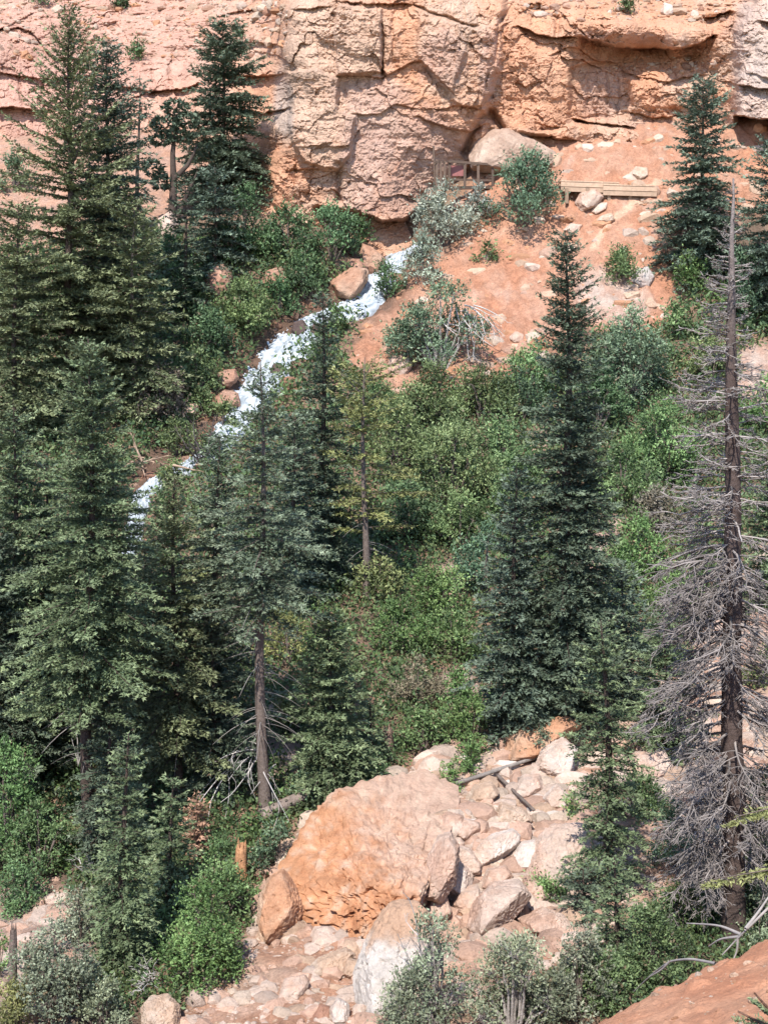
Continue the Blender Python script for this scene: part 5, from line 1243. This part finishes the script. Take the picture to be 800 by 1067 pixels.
for (x0, y0, Y0, x1, y1, Y1, wd, s_) in ((965, 800, 13, 755, 854, 12.4, .34, 1), (960, 880, 13, 731, 918, 12.2, .30, 2), (960, 740, 13, 815, 780, 12, .3, 3), (970, 940, 13, 870, 960, 12, .35, 4), (975, 700, 13, 1010, 760, 11.6, .4, 5), (975, 820, 13, 1120, 880, 13, .4, 6), (975, 620, 13, 900, 660, 13, .3, 7), (975, 620, 13, 1060, 670, 13.2, .3, 8), (975, 760, 13, 980, 800, 14.4, .4, 9)):
    near_bough(unproj(x0, y0, Y0) - P, unproj(x1, y1, Y1) - P, s_, 'yellow', wd, .026, po)
zz = np.linspace(-.3, (unproj(970, 540, 13.0) - P)[2], 10)
po[0].append(tubes(np.stack([-.05 * zz / zz.max(), 0 * zz, zz], -1)[None], (.10 * (1 - zz / zz.max() * .95) + .004)[None], 9))
V, q, _, c = join([(a, b, None, np.array(BARK['grey'])) for a, b in po[0]]); link('trunk', mesh('trunk', V, q, None, c, True), M_BARK, t)
V, q, _, c = join(po[1]); link('crown', mesh('crown', V, q, None, c), M_NEEDLE, t)
P = unproj(835, 1110, 6.8); P[2] = pl[0] * P[0] + pl[1] * P[1] + pl[2]
t = thing('fir_sapling', 'dark green fir sapling tip in the bottom right corner', 'fir', P); po = ([], [])
for s_, (x1, y1, Y1) in enumerate(((765, 1052, 6.9), (783, 1032, 6.7), (800, 1064, 6.4), (760, 1075, 6.6), (840, 1040, 6.8), (880, 1080, 6.9), (820, 1010, 6.9))):
    near_bough(unproj(830, 1085, 6.8) - P, unproj(x1, y1, Y1) - P, 20 + s_, 'green', .13, .014, po)
po[0].append(tubes(np.linspace((0, 0, -.1), unproj(826, 1010, 6.8) - P, 5)[None], np.linspace(.02, .004, 5)[None], 7))
V, q, _, c = join([(a, b, None, np.array(BARK['brown'])) for a, b in po[0]]); link('trunk', mesh('trunk', V, q, None, c, True), M_BARK, t)
V, q, _, c = join(po[1]); link('crown', mesh('crown', V, q, None, c), M_NEEDLE, t)

# ------------------------------------------------------------------ lookout railing, boardwalk
DR = 73.6
def at(x, y, Y=DR): return unproj(x, y, Y)
Pr = at(482, 192)
t = thing('wooden_railing', 'weathered brown timber railing of the lookout beside the spring', 'railing', Pr)
TC = np.array([.13, .088, .065])
def beam(name, A, B, w, h, parent, colr=TC, ref=(0, 0, 1.0), org=None):
    org = np.array(parent.location) if org is None else org
    A, B = np.asarray(A) - org, np.asarray(B) - org; d = unit(B - A); sd_ = unit(np.cross(np.array(ref), d)) if abs(d @ np.array(ref)) < .95 else np.array([1.0, 0, 0]); up_ = np.cross(d, sd_)
    V, q = box((A + B) / 2, np.array([np.linalg.norm(B - A) / 2, w / 2, h / 2]), np.stack([d, sd_, up_]))
    c = np.broadcast_to(colr, V.shape)
    return link(name, mesh(name, V, q, None, c), M_WOOD, parent)
CRN = [(455, 169, 72.6), (468, 168, 73.2), (514, 172, 73.9)]
for (x, y0, y1, Y) in ((455, 166, 195, 72.6), (459, 168, 196, 72.75), (463, 168, 196, 72.95), (468, 167, 196, 73.2), (484, 169, 196, 73.4), (498, 170, 196, 73.65), (513, 171, 194, 73.9)):
    beam('post', at(x, y0, Y), at(x, y1, Y), .13, .13, t, TC * RNG.uniform(.8, 1.2))
beam('top_rail', at(453, 169, 72.5), at(469, 168, 73.25), .12, .10, t); beam('top_rail', at(467, 168.2, 73.1), at(520, 172, 74.0), .14, .12, t)
beam('mid_rail', at(455, 188, 72.62), at(468, 188, 73.22), .08, .10, t); beam('mid_rail', at(468, 187, 73.24), at(513, 188, 73.92), .08, .10, t)
beam('deck_edge', at(453, 196, 72.5), at(469, 196, 73.2), .2, .16, t, TC * .8); beam('deck_edge', at(468, 196, 73.1), at(518, 195, 74.0), .25, .16, t, TC * .8)
Pp = at(452, 185, 72.7)
V, q = tubes(np.linspace(at(453, 192, 72.7), at(451.5, 152, 72.7), 5)[None] - Pp, np.full((1, 5), .05), 7)
tag(link('pole', mesh('pole', V, q, None, np.broadcast_to(TC * 1.1, V.shape), True), M_WOOD, loc=Pp), 'thin upright wooden pole at the outer corner of the lookout railing', 'pole')
Pp = at(476, 178, 73.5)
V, q = box((0, 0, 0), np.array([.32, .02, .26]))
o = link('sign_panel', mesh('sign_panel', V, q, None, np.broadcast_to((.27, .10, .09), V.shape)), M_PAINT, loc=Pp); tag(o, 'faded red panel fixed behind the posts of the lookout railing', 'sign')
DBW = float(hitY(np.array([590, 610, 630, 650, 675]), np.full(5, 206.0)).min()) - .3
Pb = at(630, 205, DBW)
t = thing('boardwalk', 'pale timber boardwalk crossing the top of the orange slope', 'boardwalk', Pb)
LC = np.array([.52, .36, .25])
for k_, (xa, xb, ya, yb, ds) in enumerate(((584, 646, 188.5, 190.5, .25), (628, 684, 192.5, 194, 0))):
    A, B = at(xa, ya, DBW + .15 + ds), at(xb, yb, DBW + .05 + ds)
    n = 16
    Vs = []
    d = unit(B - A); L_ = np.linalg.norm(B - A)
    for j in range(int(L_ / .16)):
        c0 = A + d * (.08 + j * .16); Vs.append((*box(c0 + [0, .55, 0], np.array([.074, .62, .03]), np.stack([d, [0, 1, 0], np.cross(d, [0, 1, 0])])), None, LC * RNG.uniform(.85, 1.15)))
    V, q, _, c = join(Vs); link('deck', mesh('deck', V - Pb, q, None, c), M_WOOD, t)
    for j, (dz, cl_) in enumerate(((-.16, LC * .95), (-.40, LC * .8))):
        beam('fascia_beam', A + [0, -.02, dz], B + [0, -.02, dz], .09, .21, t, cl_)
for x in (590, 612, 634, 656, 680):
    beam('support_post', at(x, 196, DBW + .25), at(x, 212, DBW + .25), .16, .16, t, LC * .55)

# ------------------------------------------------------------------ light, sky, camera
EL, AZ = math.radians(51), (-.26, -.966)
to_sun = Vector((AZ[0] * math.cos(EL), AZ[1] * math.cos(EL), math.sin(EL)))
sun = bpy.data.lights.new('sun', 'SUN'); sun.energy = 3.1; sun.angle = math.radians(.7); sun.color = (1, .965, .92)
so = bpy.data.objects.new('sun', sun); COL.objects.link(so); so.rotation_euler = to_sun.to_track_quat('Z', 'Y').to_euler(); so.location = (-30, -20, 60)
w = bpy.data.worlds.new('World'); scene.world = w; w.use_nodes = True
nt = w.node_tree; bg = nt.nodes['Background']; sk = nt.nodes.new('ShaderNodeTexSky'); sk.sky_type = 'NISHITA'; sk.sun_disc = False
sk.sun_elevation = EL; sk.sun_rotation = math.atan2(AZ[0], AZ[1]) % (2 * math.pi); sk.altitude = 2400
nt.links.new(sk.outputs[0], bg.inputs['Color']); bg.inputs['Strength'].default_value = .15
cam = bpy.data.cameras.new('camera'); co = bpy.data.objects.new('camera', cam); COL.objects.link(co)
cam.sensor_fit = 'VERTICAL'; cam.angle_y = 2 * math.atan(533.5 / F); cam.clip_start = .1; cam.clip_end = 600
co.location = (0, 0, 0); co.rotation_euler = (math.radians(90) - PITCH, 0, 0)
scene.camera = co
vs = scene.view_settings; vs.view_transform = 'Standard'; vs.look = 'None'; vs.exposure = 1.22; vs.gamma = 1; vs.use_curve_mapping = False
scene.cycles.max_bounces = 6; scene.cycles.diffuse_bounces = 3; scene.cycles.transmission_bounces = 3; scene.cycles.transparent_max_bounces = 4
scene.cycles.use_denoising = True
